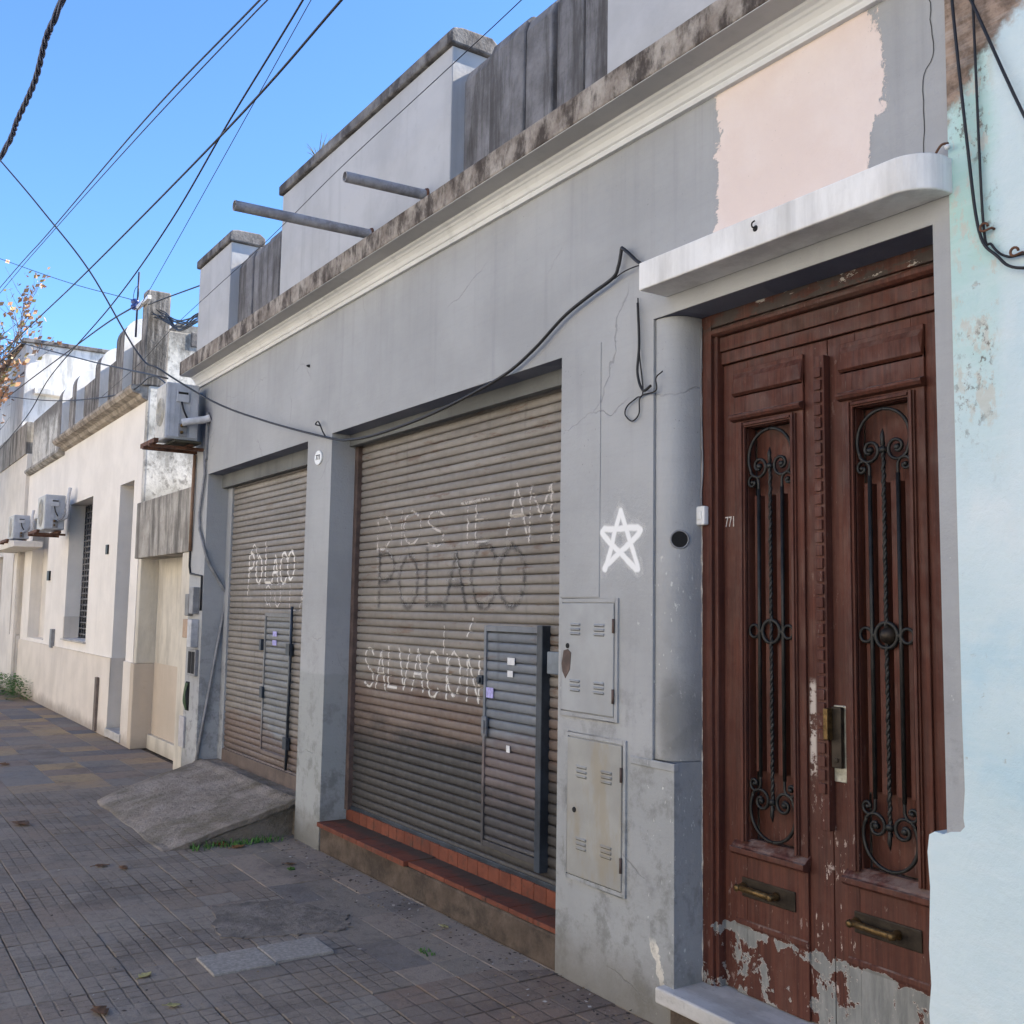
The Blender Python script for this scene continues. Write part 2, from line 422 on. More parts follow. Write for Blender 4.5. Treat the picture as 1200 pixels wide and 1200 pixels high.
def tile_mat(name, cols, grid=None, groove=.10, dirt=.35, dirtc=(.10,.081,.066)):
    n = NT(name)
    r = n.t.nodes.new('ShaderNodeValToRGB'); r.color_ramp.interpolation = 'CONSTANT'
    e = r.color_ramp.elements
    while len(e) < len(cols): e.new(.5)
    for i, c in enumerate(cols):
        e[i].position = i/len(cols); e[i].color = (*c, 1)
    n.t.links.new(n.isl, r.inputs[0])
    c = r.outputs[0]
    c = n.mix(n.mul(n.step(n.noise(.9, 6, .65), .40, .62), .6), c, (.275,.232,.188))     # dust lying in sheets
    c = n.mix(n.mul(n.step(n.noise(1.9, 7, .7), .50, .66), .55), c, (.135,.113,.098))    # old damp stains
    c = n.mix(n.mul(n.step(n.noise(13, 7, .75), .48, .66), dirt), c, dirtc)
    c = n.mix(n.mul(n.step(n.noise(90, 4, .75), .52, .66), .45), c, (.25,.215,.18))
    c = n.mix(n.mul(n.step(n.noise(38, 4, .7), .64, .70), .6), c, (.045,.038,.033))      # gum and pitting
    h = n.ma('ADD', n.ma('MULTIPLY', n.noise(50, 6, .75), .75), n.ma('MULTIPLY', n.noise(7, 5, .65), 1.1))
    if grid:
        jx = n.ma('ADD', n.x, n.ma('MULTIPLY', n.ma('SUBTRACT', n.noise(22, 3), .5), .012)); jy = n.ma('ADD', n.y, n.ma('MULTIPLY', n.ma('SUBTRACT', n.noise(26, 3), .5), .012))
        gx = n.ma('ABSOLUTE', n.ma('SUBTRACT', n.ma('FRACT', n.ma('DIVIDE', jx, grid[0])), .5))
        gy = n.ma('ABSOLUTE', n.ma('SUBTRACT', n.ma('FRACT', n.ma('DIVIDE', jy, grid[1])), .5))
        gm = n.ma('MAXIMUM', n.step(gx, .5-groove, .5-groove*.2), n.step(gy, .5-groove, .5-groove*.2))
        worn = n.step(n.noise(1.7, 6, .7), .36, .60, 1, .12)
        gm = n.mul(gm, worn)
        c = n.mix(n.mul(gm, .5), c, (.062,.051,.043))
        h = n.ma('SUBTRACT', h, n.ma('MULTIPLY', gm, .65))
    return n.done(c, .97, n.bump(h, .007, .9), spec=.08)

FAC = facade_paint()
LIGHTGREY = plaster('pale grey parapet paint', (.44,.442,.445), .08, .22, dirt_amt=0)
PANEL = concrete('streaked parapet concrete', (.13,.125,.125), (.24,.235,.24), (.05,.045,.042), .75, (7,7,.8), 1.4)
MOLD = concrete('mouldy cornice concrete', (.20,.165,.135), (.40,.36,.31), (.040,.030,.025), .9, (9,9,4.5), 2.6)
CAPM = concrete('blackened coping', (.13,.12,.115), (.25,.24,.23), (.035,.03,.03), .8, (5,5,4), 2)
SOFFIT = plaster('grey soffit paint', (.34,.335,.325), .1, .1, dirt_amt=0)
MOULD = plaster('cream moulding paint', (.64,.645,.635), .05, .25, dirt_amt=0, bump=.003)
WHITEP = plaster('white canopy paint', (.78,.77,.745), .06, .4, dirt_amt=0, bump=.009, dark=(.34,.32,.29), darkamt=.35)
SHUT = shutter_mat('galvanised shutter', (.200,.180,.158), (.268,.246,.220), .74, .96, (.040,.039,.039), .6)
SHUT2 = shutter_mat('galvanised shutter of the narrow bay', (.200,.184,.166), (.268,.246,.222), .30, .48, (.11,.085,.075), .3)
WICK = shutter_mat('blue grey wicket paint', (.150,.165,.185), (.205,.220,.240), .55, .72, (.05,.045,.045), .3)
WICK2 = shutter_mat('grey narrow wicket paint', (.175,.180,.180), (.235,.240,.240), .30, .46, (.10,.08,.07), .25)
BAR = simple('dark blue steel', (.035,.045,.06), .45, .3, .4)
RAIL = simple('brown rusted rail', (.105,.072,.060), .7, .1, .35, 12)
DARK = simple('dark void', (.012,.012,.012), .9, 0, .2)
WOOD = wood_paint()
IRON = simple('black wrought iron', (.022,.022,.021), .5, .5, .4, 25)
BRASS = simple('aged brass', (.15,.095,.04), .5, .85, .5, 60)
PLATE = simple('dark tarnished plate', (.035,.027,.02), .5, .6, .4, 20)
LOCKM = simple('scraped lock steel', (.36,.35,.29), .45, .5, .35, 30)
def red_tiles():
    n = NT('worn red clay tile')
    c = n.mix(n.step(n.noise(9, 6, .65), .3, .7), (.125,.036,.020), (.205,.062,.034))
    c = n.mix(n.mul(n.isl, .45), c, (.11,.038,.024))
    d = n.ma('ADD', n.y, n.ma('MULTIPLY', n.ma('SUBTRACT', n.noise(1, 6, .7, n.vec(6, 9, 9)), .5), .22))
    dust = n.mul(n.step(d, .05, .13), n.step(n.z, .225, .215, 0, 1), n.step(n.y, .1854, .1862, 1, 0))
    c = n.mix(n.mul(dust, .9), c, (.060,.048,.036))
    c = n.mix(n.mul(n.step(n.noise(16, 7, .72), .5, .66), .6), c, (.055,.036,.026))
    c = n.mix(n.mul(n.step(n.noise(1, 5, .7, n.vec(4, 4, 4)), .55, .7), .5), c, (.075,.045,.034))
    return n.done(c, .85, n.bump(n.noise(30, 5, .7), .003, .8))
REDT = red_tiles()
STEPC = concrete('dirty step render', (.070,.050,.036), (.125,.095,.072), (.030,.023,.018), .65, (4,4,6), 2)
RAMPC = concrete('rough ramp concrete', (.215,.178,.142), (.330,.282,.235), (.115,.094,.060), .75, (1.9,1.9,1.9), 1.4, .035)
MARBLE = concrete('worn marble sill', (.40,.385,.36), (.55,.53,.50), (.22,.19,.16), .35, (3,8,8), 1, .003)
def meter_mat(name, base, rust):
    n = NT(name)
    c = n.mix(n.step(n.noise(5, 5), .35, .7), tuple(q*.9 for q in base), tuple(q*1.1 for q in base))
    m = n.mul(n.step(n.noise(1, 6, .65, n.vec(7, 7, 2.5)), .45, .62), rust)
    c = n.mix(m, c, (.27,.22,.14))
    return n.done(c, .55, n.bump(n.noise(4, 2), .004, .5), spec=.4)
METER = meter_mat('grey meter door paint', (.31,.32,.325), .06)
METER2 = meter_mat('yellowed meter door paint', (.29,.288,.268), .5)
BLACKW = simple('black cable sheath', (.012,.012,.014), .5, 0, .2, 30)
BLUEW = simple('dark blue cable sheath', (.018,.024,.06), .5, 0, .3, 30)
PVC = simple('weathered grey conduit', (.22,.22,.225), .55, 0, .25, 12)
PIPE = concrete('grey spout paint', (.30,.295,.30), (.40,.39,.40), (.10,.09,.085), .45, (9,9,9), 2, .003)
ENAMEL = simple('white enamel', (.72,.72,.70), .35, 0, .08, 10)
BLACKP = simple('black lettering', (.02,.02,.02), .6, 0, .1)
PLASTIC = simple('white plastic', (.72,.72,.70), .4, 0, .06, 10)
ACM = simple('weathered air conditioner casing', (.47,.48,.50), .5, 0, .14, 6)
ACF = simple('aged air conditioner front', (.50,.48,.43), .55, 0, .2, 9)
FOAM = simple('white pipe insulation', (.55,.55,.56), .8, 0, .15, 14)
RUST = simple('rusty bracket', (.13,.06,.035), .8, .2, .4, 18)
BLUEWALL = None
def blue_wall():
    n = NT('pale blue limewash')
    c = n.mix(n.step(n.noise(1.3, 6, .6), .3, .7), (.52,.645,.675), (.62,.715,.73))
    blot = n.mul(n.step(n.noise(2.1, 5, .55), .54, .68), .7)
    c = n.mix(blot, c, (.43,.605,.68))
    wht = n.mul(n.step(n.noise(1.6, 6, .6, n.vec(1.3, 1.3, .8)), .56, .7), .75)
    c = n.mix(wht, c, (.68,.735,.74))
    # mint older coat along the upper edge
    ex = n.ma('ADD', n.x, n.ma('MULTIPLY', n.ma('SUBTRACT', n.noise(3.2, 6, .65), .5), .16))
    mint = n.mul(n.step(ex, -1.70, -1.62, 1, 0), n.step(n.z, 1.9, 2.6))
    c = n.mix(n.mul(mint, n.step(n.noise(2.6, 5, .6), .3, .6, .35, .85)), c, (.39,.60,.545))
    bandx = n.band(ex, -1.80, -1.655, .03)
    pal = n.mul(bandx, n.step(n.noise(1, 7, .72, n.vec(12, 12, 6)), .52, .58), n.step(n.z, 1.95, 2.3))
    c = n.mix(n.mul(pal, .85), c, (.52,.52,.46))
    mot = n.mul(bandx, n.step(n.noise(1, 7, .75, n.vec(34, 34, 24)), .53, .60), n.step(n.noise(1, 4, .6, n.vec(6, 6, 2.2)), .45, .58), n.step(n.z, 1.9, 2.3))
    c = n.mix(n.mul(mot, .85), c, (.13,.115,.095))
    # bare brown render at the top corner
    q = n.ma('ADD', n.ma('ADD', n.z, n.ma('MULTIPLY', n.x, -.9)), n.ma('MULTIPLY', n.ma('SUBTRACT', n.noise(4, 6, .7), .5), .5))
    top = n.step(q, 4.72, 4.80)
    c = n.mix(top, c, n.mix(n.step(n.noise(8, 6, .7), .4, .6), (.14,.10,.075), (.34,.25,.19)))
    pl = n.mul(n.step(n.noise(13, 6, .7), .63, .65), n.step(n.noise(1.9, 3), .5, .62))
    c = n.mix(n.mul(pl, .7), c, (.42,.42,.38))
    dk = n.mul(n.step(n.noise(1, 6, .75, n.vec(24, 24, 13)), .65, .68), n.step(n.noise(1.7, 3), .46, .6))
    c = n.mix(n.mul(dk, .55), c, (.25,.25,.22))
    scr = n.step(n.noise(1, 5, .7, n.vec(3, 3, 30)), .45, .7)
    c = n.mix(n.mul(scr, .18), c, (.72,.76,.76))
    h = n.ma('ADD', n.ma('ADD', n.ma('MULTIPLY', n.noise(3.1, 4), 1.8), n.ma('MULTIPLY', n.noise(50, 5, .75), .45)), n.ma('SUBTRACT', n.ma('MULTIPLY', n.noise(1, 5, .65, n.vec(14, 14, 8), 1.0), .5), n.ma('MULTIPLY', pl, .4)))
    return n.done(c, .88, n.bump(h, .009, .7))
BLUEWALL = blue_wall()
CREAM = plaster('cream street paint', (.775,.725,.655), .05, .12, (.20,.15,.11), .55, .12, .006)
CREAM2 = plaster('darker cream plinth paint', (.67,.605,.525), .07, .16, (.16,.12,.09), .6, .16, .006)
CREAM3 = plaster('second cream street paint', (.68,.63,.56), .08, .2, (.18,.14,.11), .6, .14, .006)
def old_white():
    n = NT('stained old whitewash')
    c = n.mix(n.step(n.noise(2.2, 6, .65), .35, .65), (.50,.48,.43), (.64,.62,.57))
    c = n.mix(n.mul(n.step(n.noise(1, 8, .72, n.vec(3, 3, 1.6)), .44, .62), .8), c, (.20,.19,.165))
    c = n.mix(n.mul(n.step(n.noise(9, 7, .75), .52, .64), .65), c, (.115,.108,.095))
    low = n.ma('ADD', n.ma('SUBTRACT', n.z, 2.72), n.ma('MULTIPLY', n.noise(4, 5, .7), .5))
    c = n.mix(n.mul(n.step(low, .15, .55, 1, 0), .8), c, (.14,.135,.115))
    hi = n.ma('ADD', n.ma('SUBTRACT', 4.8, n.z), n.ma('MULTIPLY', n.noise(5, 6, .7), .6))
    c = n.mix(n.mul(n.step(hi, .25, .60, 1, 0), .75), c, (.12,.11,.10))
    return n.done(c, .95, n.bump(n.noise(9, 7, .7), .010, .7))
OLDWHITE = old_white()
BAND = concrete('black streaked band', (.28,.255,.22), (.46,.43,.38), (.10,.092,.08), .85, (5,5,.8), 1.5)
GATEW = plaster('stained pale gate wall', (.58,.53,.44), .08, .15, (.22,.18,.13), .3, .1, .006, (.22,.20,.17), .4)
GATEL = plaster('tan gate plinth', (.50,.42,.33), .06, .1, (.2,.16,.12), .4, .12, .005)
FARW = plaster('far whitewash', (.70,.69,.66), .06, .15, dirt_amt=0, dark=(.3,.3,.29), darkamt=.7)
FIN = concrete('weathered fin concrete', (.17,.155,.14), (.37,.345,.315), (.05,.045,.04), .9, (8,8,.9), 1.8)
FIN_SUN = plaster('painted sunlit fin side', (.72,.71,.68), .05, .1, dirt_amt=0, dark=(.3,.3,.3), darkamt=.3)  # white stands in for sunlight on the fin sides and tops
BROWN = simple('dark brown joinery', (.03,.02,.018), .6, 0, .3, 10)
STUCK = simple('paper sticker', (.62,.62,.62), .7, 0, .1, 30)
STUCKV = simple('violet sticker', (.36,.34,.62), .7, 0, .3, 60)
TILE_A = tile_mat('small grid pavement tile', [(.250,.202,.159),(.271,.225,.182),(.224,.187,.154),(.262,.205,.159),(.284,.241,.197)], (.0667,.0667), .10)
TILE_B = tile_mat('smooth pavement slab', [(.284,.236,.187),(.241,.205,.166),(.200,.176,.155),(.305,.246,.195)], None)
TILE_C = tile_mat('coloured pavement tile', [(.358,.256,.160),(.218,.205,.192),(.282,.218,.166),(.166,.160,.166),(.371,.275,.166),(.243,.192,.160)], None, dirt=.3)
TILE_D = tile_mat('brown pavement tile', [(.211,.147,.110),(.186,.138,.110),(.237,.166,.125)], (.1,.1), .08)
GROUT = simple('dark joint dirt', (.085,.070,.056), 1.0, 0, .45, 14, .05)
ASPH = simple('asphalt', (.055,.055,.056), .9, 0, .25, 30, .3, .004)
GROUND = simple('dusty ground', (.12,.11,.10), .95, 0, .2, 3)
SLABM = simple('granite slab', (.315,.285,.248), 1.0, 0, .22, 60, .05, .003)

# ------------------------------------------------------------------ ground
tag(MB().box(-300, 300, -300, 300, -.9, -.17).build('ground', GROUND), kind='structure')
tag(MB().box(-120, 120, -9.4, -3.16, -.168, -.14).build('road', ASPH), kind='structure')
mb = MB()
mb.box(-120, 120, -3.0, 1.2, -.16, -.0095)
tag(mb.build('sidewalk_base', GROUT), kind='structure')
tag(MB().box(-120, 120, -3.158, -3.002, -.16, .0).build('kerb', concrete('kerb granite', (.2,.19,.18), (.3,.29,.28)), bevel=.01), kind='structure')
mb = MB()
rnd = random.Random(3)
def tile(x0, x1, y0, y1, mat, jit=.0016, g=.0018):
    z = rnd.uniform(-jit, jit) + .0045*mathutils.noise.noise((x0*1.1, y0*1.1, 2.0)); tx = rnd.uniform(-jit, jit)*.6; ty = rnd.uniform(-jit, jit)*.6
    x0 += g; x1 -= g; y0 += g; y1 -= g; c = .0025
    mb.cur = mat
    n = len(mb.v)
    zz = lambda x, y: z + tx*(x-(x0+x1)/2)/(x1-x0)*2 + ty*(y-(y0+y1)/2)/(y1-y0)*2
    ring = [(x0,y0),(x1,y0),(x1,y1),(x0,y1)]; inn = [(x0+c,y0+c),(x1-c,y0+c),(x1-c,y1-c),(x0+c,y1-c)]
    mb.v += [(x,y,-.02) for x,y in ring] + [(x,y,zz(x,y)-.003) for x,y in ring] + [(x,y,zz(x,y)) for x,y in inn]
    for i in range(4):
        j = (i+1) % 4
        mb.face((n+i,n+j,n+4+j,n+4+i)); mb.face((n+4+i,n+4+j,n+8+j,n+8+i))
    mb.face((n+8,n+9,n+10,n+11))
ti = 0
yA = [-3.0 + .2*k for k in range(16)]
for i in range(-170, 20):                     # 0.2 m module from x=-34 to x=4
    x = i*.2
    for y in yA:
        if y >= .2: continue
        cx, cy = x+.1, y+.1
        if cx < -9.55: continue
        if cx > -3.95 and cy > -.75 and cy < -.0: tile(x, x+.2, y, y+.2, 3)
        elif -7.0 < cx < -4.0 and cy > -.62: continue
        else: tile(x, x+.2, y, y+.2, 0)
x = -7.0                                       # bigger smooth slabs beside the wall
while x < -4.05:
    for y, w in ((-.6,.4),(-.2,.4)):
        if rnd.random() < .45: tile(x, x+.4, y, y+w, 1)
        else: tile(x, x+.4, y, y+w/2, 1); tile(x, x+.4, y+w/2, y+w, 1)
    x += .4
for i in range(90):                            # coloured squares in front of the cream house
    for j in range(8):
        x1 = -9.6 - i*.4; y0 = -3.0 + j*.4
        tile(x1-.4, x1, y0, y0+.4, 2, .0015)
mb.cur = 0
def patch_of(pts, z, name, mat, seed):
    m = MB(); r = random.Random(seed); P = []
    for a, b in zip(pts, pts[1:]+pts[:1]):
        for k in range(7):
            t = k/7; P.append((a[0]+(b[0]-a[0])*t + r.uniform(-.022,.022), a[1]+(b[1]-a[1])*t + r.uniform(-.022,.022)))
    m.prism(P, 'z', -.008, z); return tag(m.build(name, mat, None), kind='structure')
RMORT = concrete('old mortar patch', (.165,.138,.112), (.26,.22,.18), (.085,.07,.058), .55, (5,5,5), 3, .02)
patch_of([(-5.55,-1.0),(-5.5,-.62),(-5.05,-.42),(-4.85,-.52),(-4.86,-.74),(-4.95,-1.0),(-5.05,-1.12)], .0075, 'mortar_patch', RMORT, 1)
patch_of([(-3.9,-1.75),(-3.7,-1.3),(-3.45,-1.2),(-3.3,-1.5),(-3.5,-1.8)], .0075, 'mortar_patch', RMORT, 2)
m_ = MB(); r_ = random.Random(31)
for k in range(900):
    if k < 520: x, y = r_.uniform(-6.9,-3.2), -abs(r_.gauss(0,.16))-.012
    else: x, y = r_.uniform(-9.5,-2.8), r_.uniform(-2.4,-.05)
    a = r_.uniform(0, 6.28); q = r_.uniform(.003,.013); z = r_.uniform(.007,.016); d = Vector((math.cos(a), math.sin(a), r_.uniform(-.2,.2)))*q; w = Vector((-math.sin(a), math.cos(a), r_.uniform(-.3,.3)))*q*r_.uniform(.3,.8)
    p = Vector((x,y,z)); m_.cur = r_.choice((0,0,0,1,2)); m_.quad(p-d, p-w, p+d, p+w)
tag(m_.build('street_litter', [simple('dark crumbs', (.045,.033,.024), .9), simple('tan crumbs', (.24,.17,.09), .9), simple('pale grit', (.36,.33,.29), .9)], None, weld=False, recalc=False), kind='stuff')
tag(mb.build('sidewalk', [TILE_A, TILE_B, TILE_C, TILE_D], weld=False), kind='structure')
for k, (x0, x1, y0, y1) in enumerate(((-4.79,-4.53,-1.30,-1.02),(-4.79,-4.55,-1.015,-.73))):
    tag(MB().box(x0, x1, y0, y1, -.01, .011+.002*k).build('paving_slab', SLABM, bevel=.004),
        ('light grey replaced granite slab in the dark pavement, the half nearer the kerb', 'light grey replaced granite slab in the dark pavement, the half nearer the red step')[k], 'paving slab', 'replaced pavement slabs')

# the sunlit house row across the narrow street (behind the photographer)
OPP = [plaster('sunlit white street paint', (.76,.72,.64), .05, .08, dirt_amt=.2), plaster('sunlit cream street paint', (.74,.66,.54), .05, .08, dirt_amt=.2)]
tag(MB().box(-120, 120, -12.2, -9.4, -.16, .0).build('far_pavement', GROUT), kind='structure')
for k, (x0, x1, h) in enumerate(((-34,-22.02,6.6),(-22,-10.02,7.4),(-10,-.02,7.0),(0,9,7.6))):
    t = thing('opposite_house', ((x0+x1)/2, -11, 0), ('long white two storey house front across the street', 'cream two storey house front across the street', 'white two storey house front facing the grey shop house across the street', 'tall cream house front across the street from the blue house')[k], 'building', 'house row across the street')
    w = x1-x0
    xq = [x0, x0+w*.12, x0+w*.26, x0+w*.42, x0+w*.56, x0+w*.74, x0+w*.88, x1]; zq = [0, 1.0, 2.4, 3.6, 4.4, 5.8, h]
    hole = lambda x, z: any(xq[i] < x < xq[i+1] for i in (1, 3, 5)) and (1.0 < z < 2.4 or 4.4 < z < 5.8)
    m = MB().wallgrid(xq, zq, -11.3, -11.0, lambda x, z: not hole(x, z)); m.build('wall', OPP[k % 2], t, weld=False)
    MB().box(x0, x1, -18, -11.301, 0, h-.2).build('house_body', SOFFIT, t)
    MB().box(x0, x1, -11.0, -10.8, h, h+.2).build('cornice', OPP[k % 2], t)
    for i in (1, 3, 5):
        for za, zb in ((1.0, 2.4), (4.4, 5.8)): MB().box(xq[i], xq[i+1], -11.28, -11.22, za, zb).build('shutter', ACM, t)

# ------------------------------------------------------------------ grey shop house
gb = thing('grey_house', (-5.7, .1, 0), 'grey painted single storey shop house with two roller shutters and a brown double door', 'building')
XL, XR = -9.66, -1.803
xs = [XL, -9.22, -6.885, -6.46, -3.812, -3.168, -3.04, -1.864, XR]
zs = [0, .17, 1.012, 2.785, 2.82, 3.9]
def solid(x, z):
    if -9.22 < x < -6.885 and z < 2.785: return False
    if -6.46 < x < -3.812 and z < 2.785: return False
    if -3.04 < x < -1.864 and z < 2.82: return False
    if -3.168 < x < -3.04 and 1.012 < z < 2.82: return False
    return True
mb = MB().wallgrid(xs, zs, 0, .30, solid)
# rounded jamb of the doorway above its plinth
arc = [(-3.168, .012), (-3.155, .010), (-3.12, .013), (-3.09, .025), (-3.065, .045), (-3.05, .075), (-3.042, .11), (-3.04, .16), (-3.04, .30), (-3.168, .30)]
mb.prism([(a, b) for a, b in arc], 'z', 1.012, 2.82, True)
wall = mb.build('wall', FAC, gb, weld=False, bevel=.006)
# thin raised coat edges on the flat pilaster
MB().box(-3.800, -3.515, -.004, .003, 1.662, 2.795).build('pilaster', FAC, gb, bevel=.002)
MB().box(-3.30, -3.035, -.006, .02, .98, 1.012).build('plinth_ledge', FAC, gb, bevel=.004)
# headers inside the shutter bays
HEAD = plaster('dark grey header paint', (.135,.14,.138), .15, .3, dirt_amt=0)
MB().box(-9.22, -6.885, .13, .18, 2.665, 2.786).build('shutter_header', HEAD, gb, bevel=.003)
MB().box(-6.46, -3.812, .13, .18, 2.705, 2.786).build('shutter_header', HEAD, gb, bevel=.003)
# body and roof behind the front
MB().box(XL, XR, .302, 9, .0, 3.70).build('house_body', SOFFIT, gb)
# cornice
MB().box(XL+.02, XR, -.19, .0, 3.745, 3.875).build('cornice', [MOLD], gb, bevel=.008)
MB().box(XL+.02, XR, -.186, -.002, 3.741, 3.7447).build('cornice_soffit', plaster('cornice soffit paint', (.46,.45,.43), .08, .2, dirt_amt=0), gb)
prof = [(.0,3.640),(-.022,3.640),(-.026,3.655),(-.026,3.662),(-.034,3.668),(-.040,3.690),(-.052,3.708),(-.058,3.712),(-.064,3.722),(-.078,3.730),(-.082,3.741),(.0,3.741)]
MB().prism(prof, 'x', XL+.03, XR, False).build('moulding', MOULD, gb)
# parapet: piers, panels
def pier(x0, x1, ztop=4.79):
    MB().box(x0, x1, -.05, .22, 3.873, ztop).build('parapet_pier', LIGHTGREY, gb, bevel=.006)
    mb = MB()
    o = .028
    mb.prism([(-.05-o, ztop+.002), (-.05-o, ztop+.07), (-.05-o+.02, ztop+.098), (.0, ztop+.112), (.2, ztop+.115), (.25, ztop+.08), (.25, ztop+.002)], 'x', x0-o, x1+o)
    mb.build('parapet_coping', CAPM, gb, bevel=.012)
pier(-9.60, -8.68); pier(-7.45, -4.83)
MB().box(-3.43, XR, -.05, .22, 3.873, 5.6).build('parapet_pier', LIGHTGREY, gb, bevel=.006)
def panels(x0, x1, cuts, zt):
    mb = MB()
    for i, (a, b, d) in enumerate(cuts):
        zz = zt + (.0 if i % 2 else -.012)
        mb.prism([(d, 3.873), (d, zz-.10), (d+.02, zz-.04), (d+.06, zz), (.26, zz+.01), (.26, 3.873)], 'x', a, b, False)
    mb.build('parapet_panel', PANEL, gb, bevel=.012)
panels(-8.68, -7.45, [(-8.68,-8.47,.03),(-8.47,-8.30,.018),(-8.30,-7.98,.032),(-7.98,-7.95,.055),(-7.95,-7.68,.02),(-7.68,-7.60,.05),(-7.60,-7.45,.03)], 4.66)
panels(-4.83, -3.43, [(-4.83,-4.53,.035),(-4.53,-4.20,.015),(-4.20,-3.97,.028),(-3.97,-3.915,.06),(-3.915,-3.70,.02),(-3.70,-3.675,.055),(-3.675,-3.43,.01)], 4.70)
# thin white canopy over the door with one rounded end
cz0, cz1 = 2.893, 3.008
pts = [(-3.09,-.15)] + [(-1.79-.115+.115*math.sin(R(a)), -.15+.115-.115*math.cos(R(a))) for a in range(0, 91, 10)] + [(-1.79, .0), (-3.09, .0)]
MB().prism(pts, 'z', cz0, cz1).build('door_canopy', WHITEP, gb, bevel=.006)
tag(gb.children[-1], 'white painted concrete canopy over the door, rounded at its right end')
# marble sill
MB().box(-3.10, -1.90, -.045, .30, .105, .165).build('door_sill', MARBLE, gb, bevel=.008)
MB().box(-3.04, -1.92, -.02, .29, .0, .104).build('sill_base', STEPC, gb, bevel=.004)

# ---- roller shutters
PITCH = .051
SLAT = [(0,.020),(.045,.020),(.055,-.002),(.13,-.006),(.30,-.009),(.62,-.0095),(.84,-.0075),(.93,-.004),(.955,-.001),(.962,.020),(1.0,.020)]
def slat_y(z, y0, amp=.012):
    u = (z / PITCH) % 1.0
    for (a, p), (b, q) in zip(SLAT, SLAT[1:]):
        if u <= b: return y0 + (p + (q-p)*(u-a)/(b-a))*amp/.012
    return y0
def curtain(x0, x1, z0, z1, y0, amp=.012):
    mb = MB()
    us = [q[0]+1e-6 for q in SLAT[:-1]]
    k0 = int(math.floor(z0/PITCH)); z = []
    k = k0
    while k*PITCH < z1:
        for u in us:
            q = (k+u)*PITCH
            if z0 <= q <= z1: z.append(q)
        k += 1
    nx = 10
    rr = random.Random(int(abs(x0)*100))
    n0 = len(mb.v)
    for q in z:
        kk = int(q/PITCH)
        for i in range(nx+1):
            x = x0 + (x1-x0)*i/nx
            w = .0022*math.sin(kk*1.7 + i*.9) + .0018*math.sin(i*2.1 + kk*.31)
            mb.v.append((x, slat_y(q, y0, amp) + w*.5, q))
    for r in range(len(z)-1):
        for i in range(nx):
            a = n0 + r*(nx+1) + i
            mb.face((a, a+1, a+nx+2, a+nx+1), True)
    return mb
def stroke(mb, pts, w, yfun, lift=.0022, step=.006, smooth=True):
    P = spline([(p[0], 0, p[1]) for p in pts], 10) if (smooth and len(pts) > 2) else [Vector((p[0], 0, p[1])) for p in pts]
    P[0] = P[0] + (P[0]-P[1]).normalized()*w*.5; P[-1] = P[-1] + (P[-1]-P[-2]).normalized()*w*.5
    Q = [P[0]]
    for a, b in zip(P, P[1:]):
        L = (b-a).length; m = max(1, int(L/step))
        for k in range(1, m+1): Q.append(a.lerp(b, k/m))
    D_ = [0.0]
    for a, b in zip(Q, Q[1:]): D_.append(D_[-1] + (b-a).length)
    E_ = [min(1.0, min(d, D_[-1]-d)/w) for d in D_]
    NW = 4; n0 = len(mb.v)
    for i, p in enumerate(Q):
        t = Q[min(i+1, len(Q)-1)] - Q[max(i-1, 0)]
        if t.length < 1e-9: t = Vector((1,0,0))
        t.normalize(); nn = Vector((-t.z, 0, t.x))
        for k in range(NW+1):
            q = p + nn*w*(k/NW-.5)
            mb.v.append((q.x, yfun(q.z)-lift, q.z))
    for i in range(len(Q)-1):
        for k in range(NW):
            a = n0 + i*(NW+1) + k
            mb.face((a, a+1, a+NW+2, a+NW+1), True, [(k/NW, E_[i]), ((k+1)/NW, E_[i]), ((k+1)/NW, E_[i+1]), (k/NW, E_[i+1])])
GL = {  # letters as strokes in a unit box
 'A': [[(0,0),(.5,1),(1,0)],[(.2,.4),(.8,.4)]], 'C': [[(1,.82),(.75,1),(.35,1),(.05,.65),(.05,.35),(.35,0),(.75,0),(1,.18)]],
 'D': [[(.05,0),(.05,1)],[(.0,1),(.6,.95),(.95,.6),(.9,.3),(.55,.02),(.0,0)]], 'E': [[(.9,1),(.05,1)],[(.05,1),(.05,0)],[(.05,0),(.9,0)],[(.05,.52),(.75,.52)]],
 'I': [[(.5,0),(.5,1)]], 'L': [[(.05,1),(.05,0)],[(.05,0),(.9,0)]], 'M': [[(0,0),(.05,1)],[(.05,1),(.5,.45)],[(.5,.45),(.95,1)],[(.95,1),(1,0)]],
 'N': [[(.05,0),(.05,1)],[(.05,1),(.95,0)],[(.95,0),(.95,1)]], 'O': [[(.5,1),(.1,.8),(0,.5),(.1,.2),(.5,0),(.9,.2),(1,.5),(.9,.8),(.5,1)]],
 'P': [[(.05,0),(.05,1)],[(.0,1),(.6,1),(.92,.77),(.6,.5),(.05,.48)]], 'S': [[(.95,.85),(.6,1),(.2,.95),(.08,.72),(.4,.52),(.8,.38),(.92,.18),(.6,0),(.05,.1)]],
 'T': [[(0,1),(1,1)],[(.5,1),(.5,0)]], 'V': [[(0,1),(.5,0),(1,1)]], 'Q': [[(.5,1),(.1,.8),(0,.5),(.1,.2),(.5,0),(.9,.2),(1,.5),(.9,.8),(.5,1)],[(.6,.25),(1,-.1)]], 'U': [[(.05,1),(.08,.3),(.5,0),(.92,.3),(.95,1)]],
}
SHARP = set('AEILMNTV')
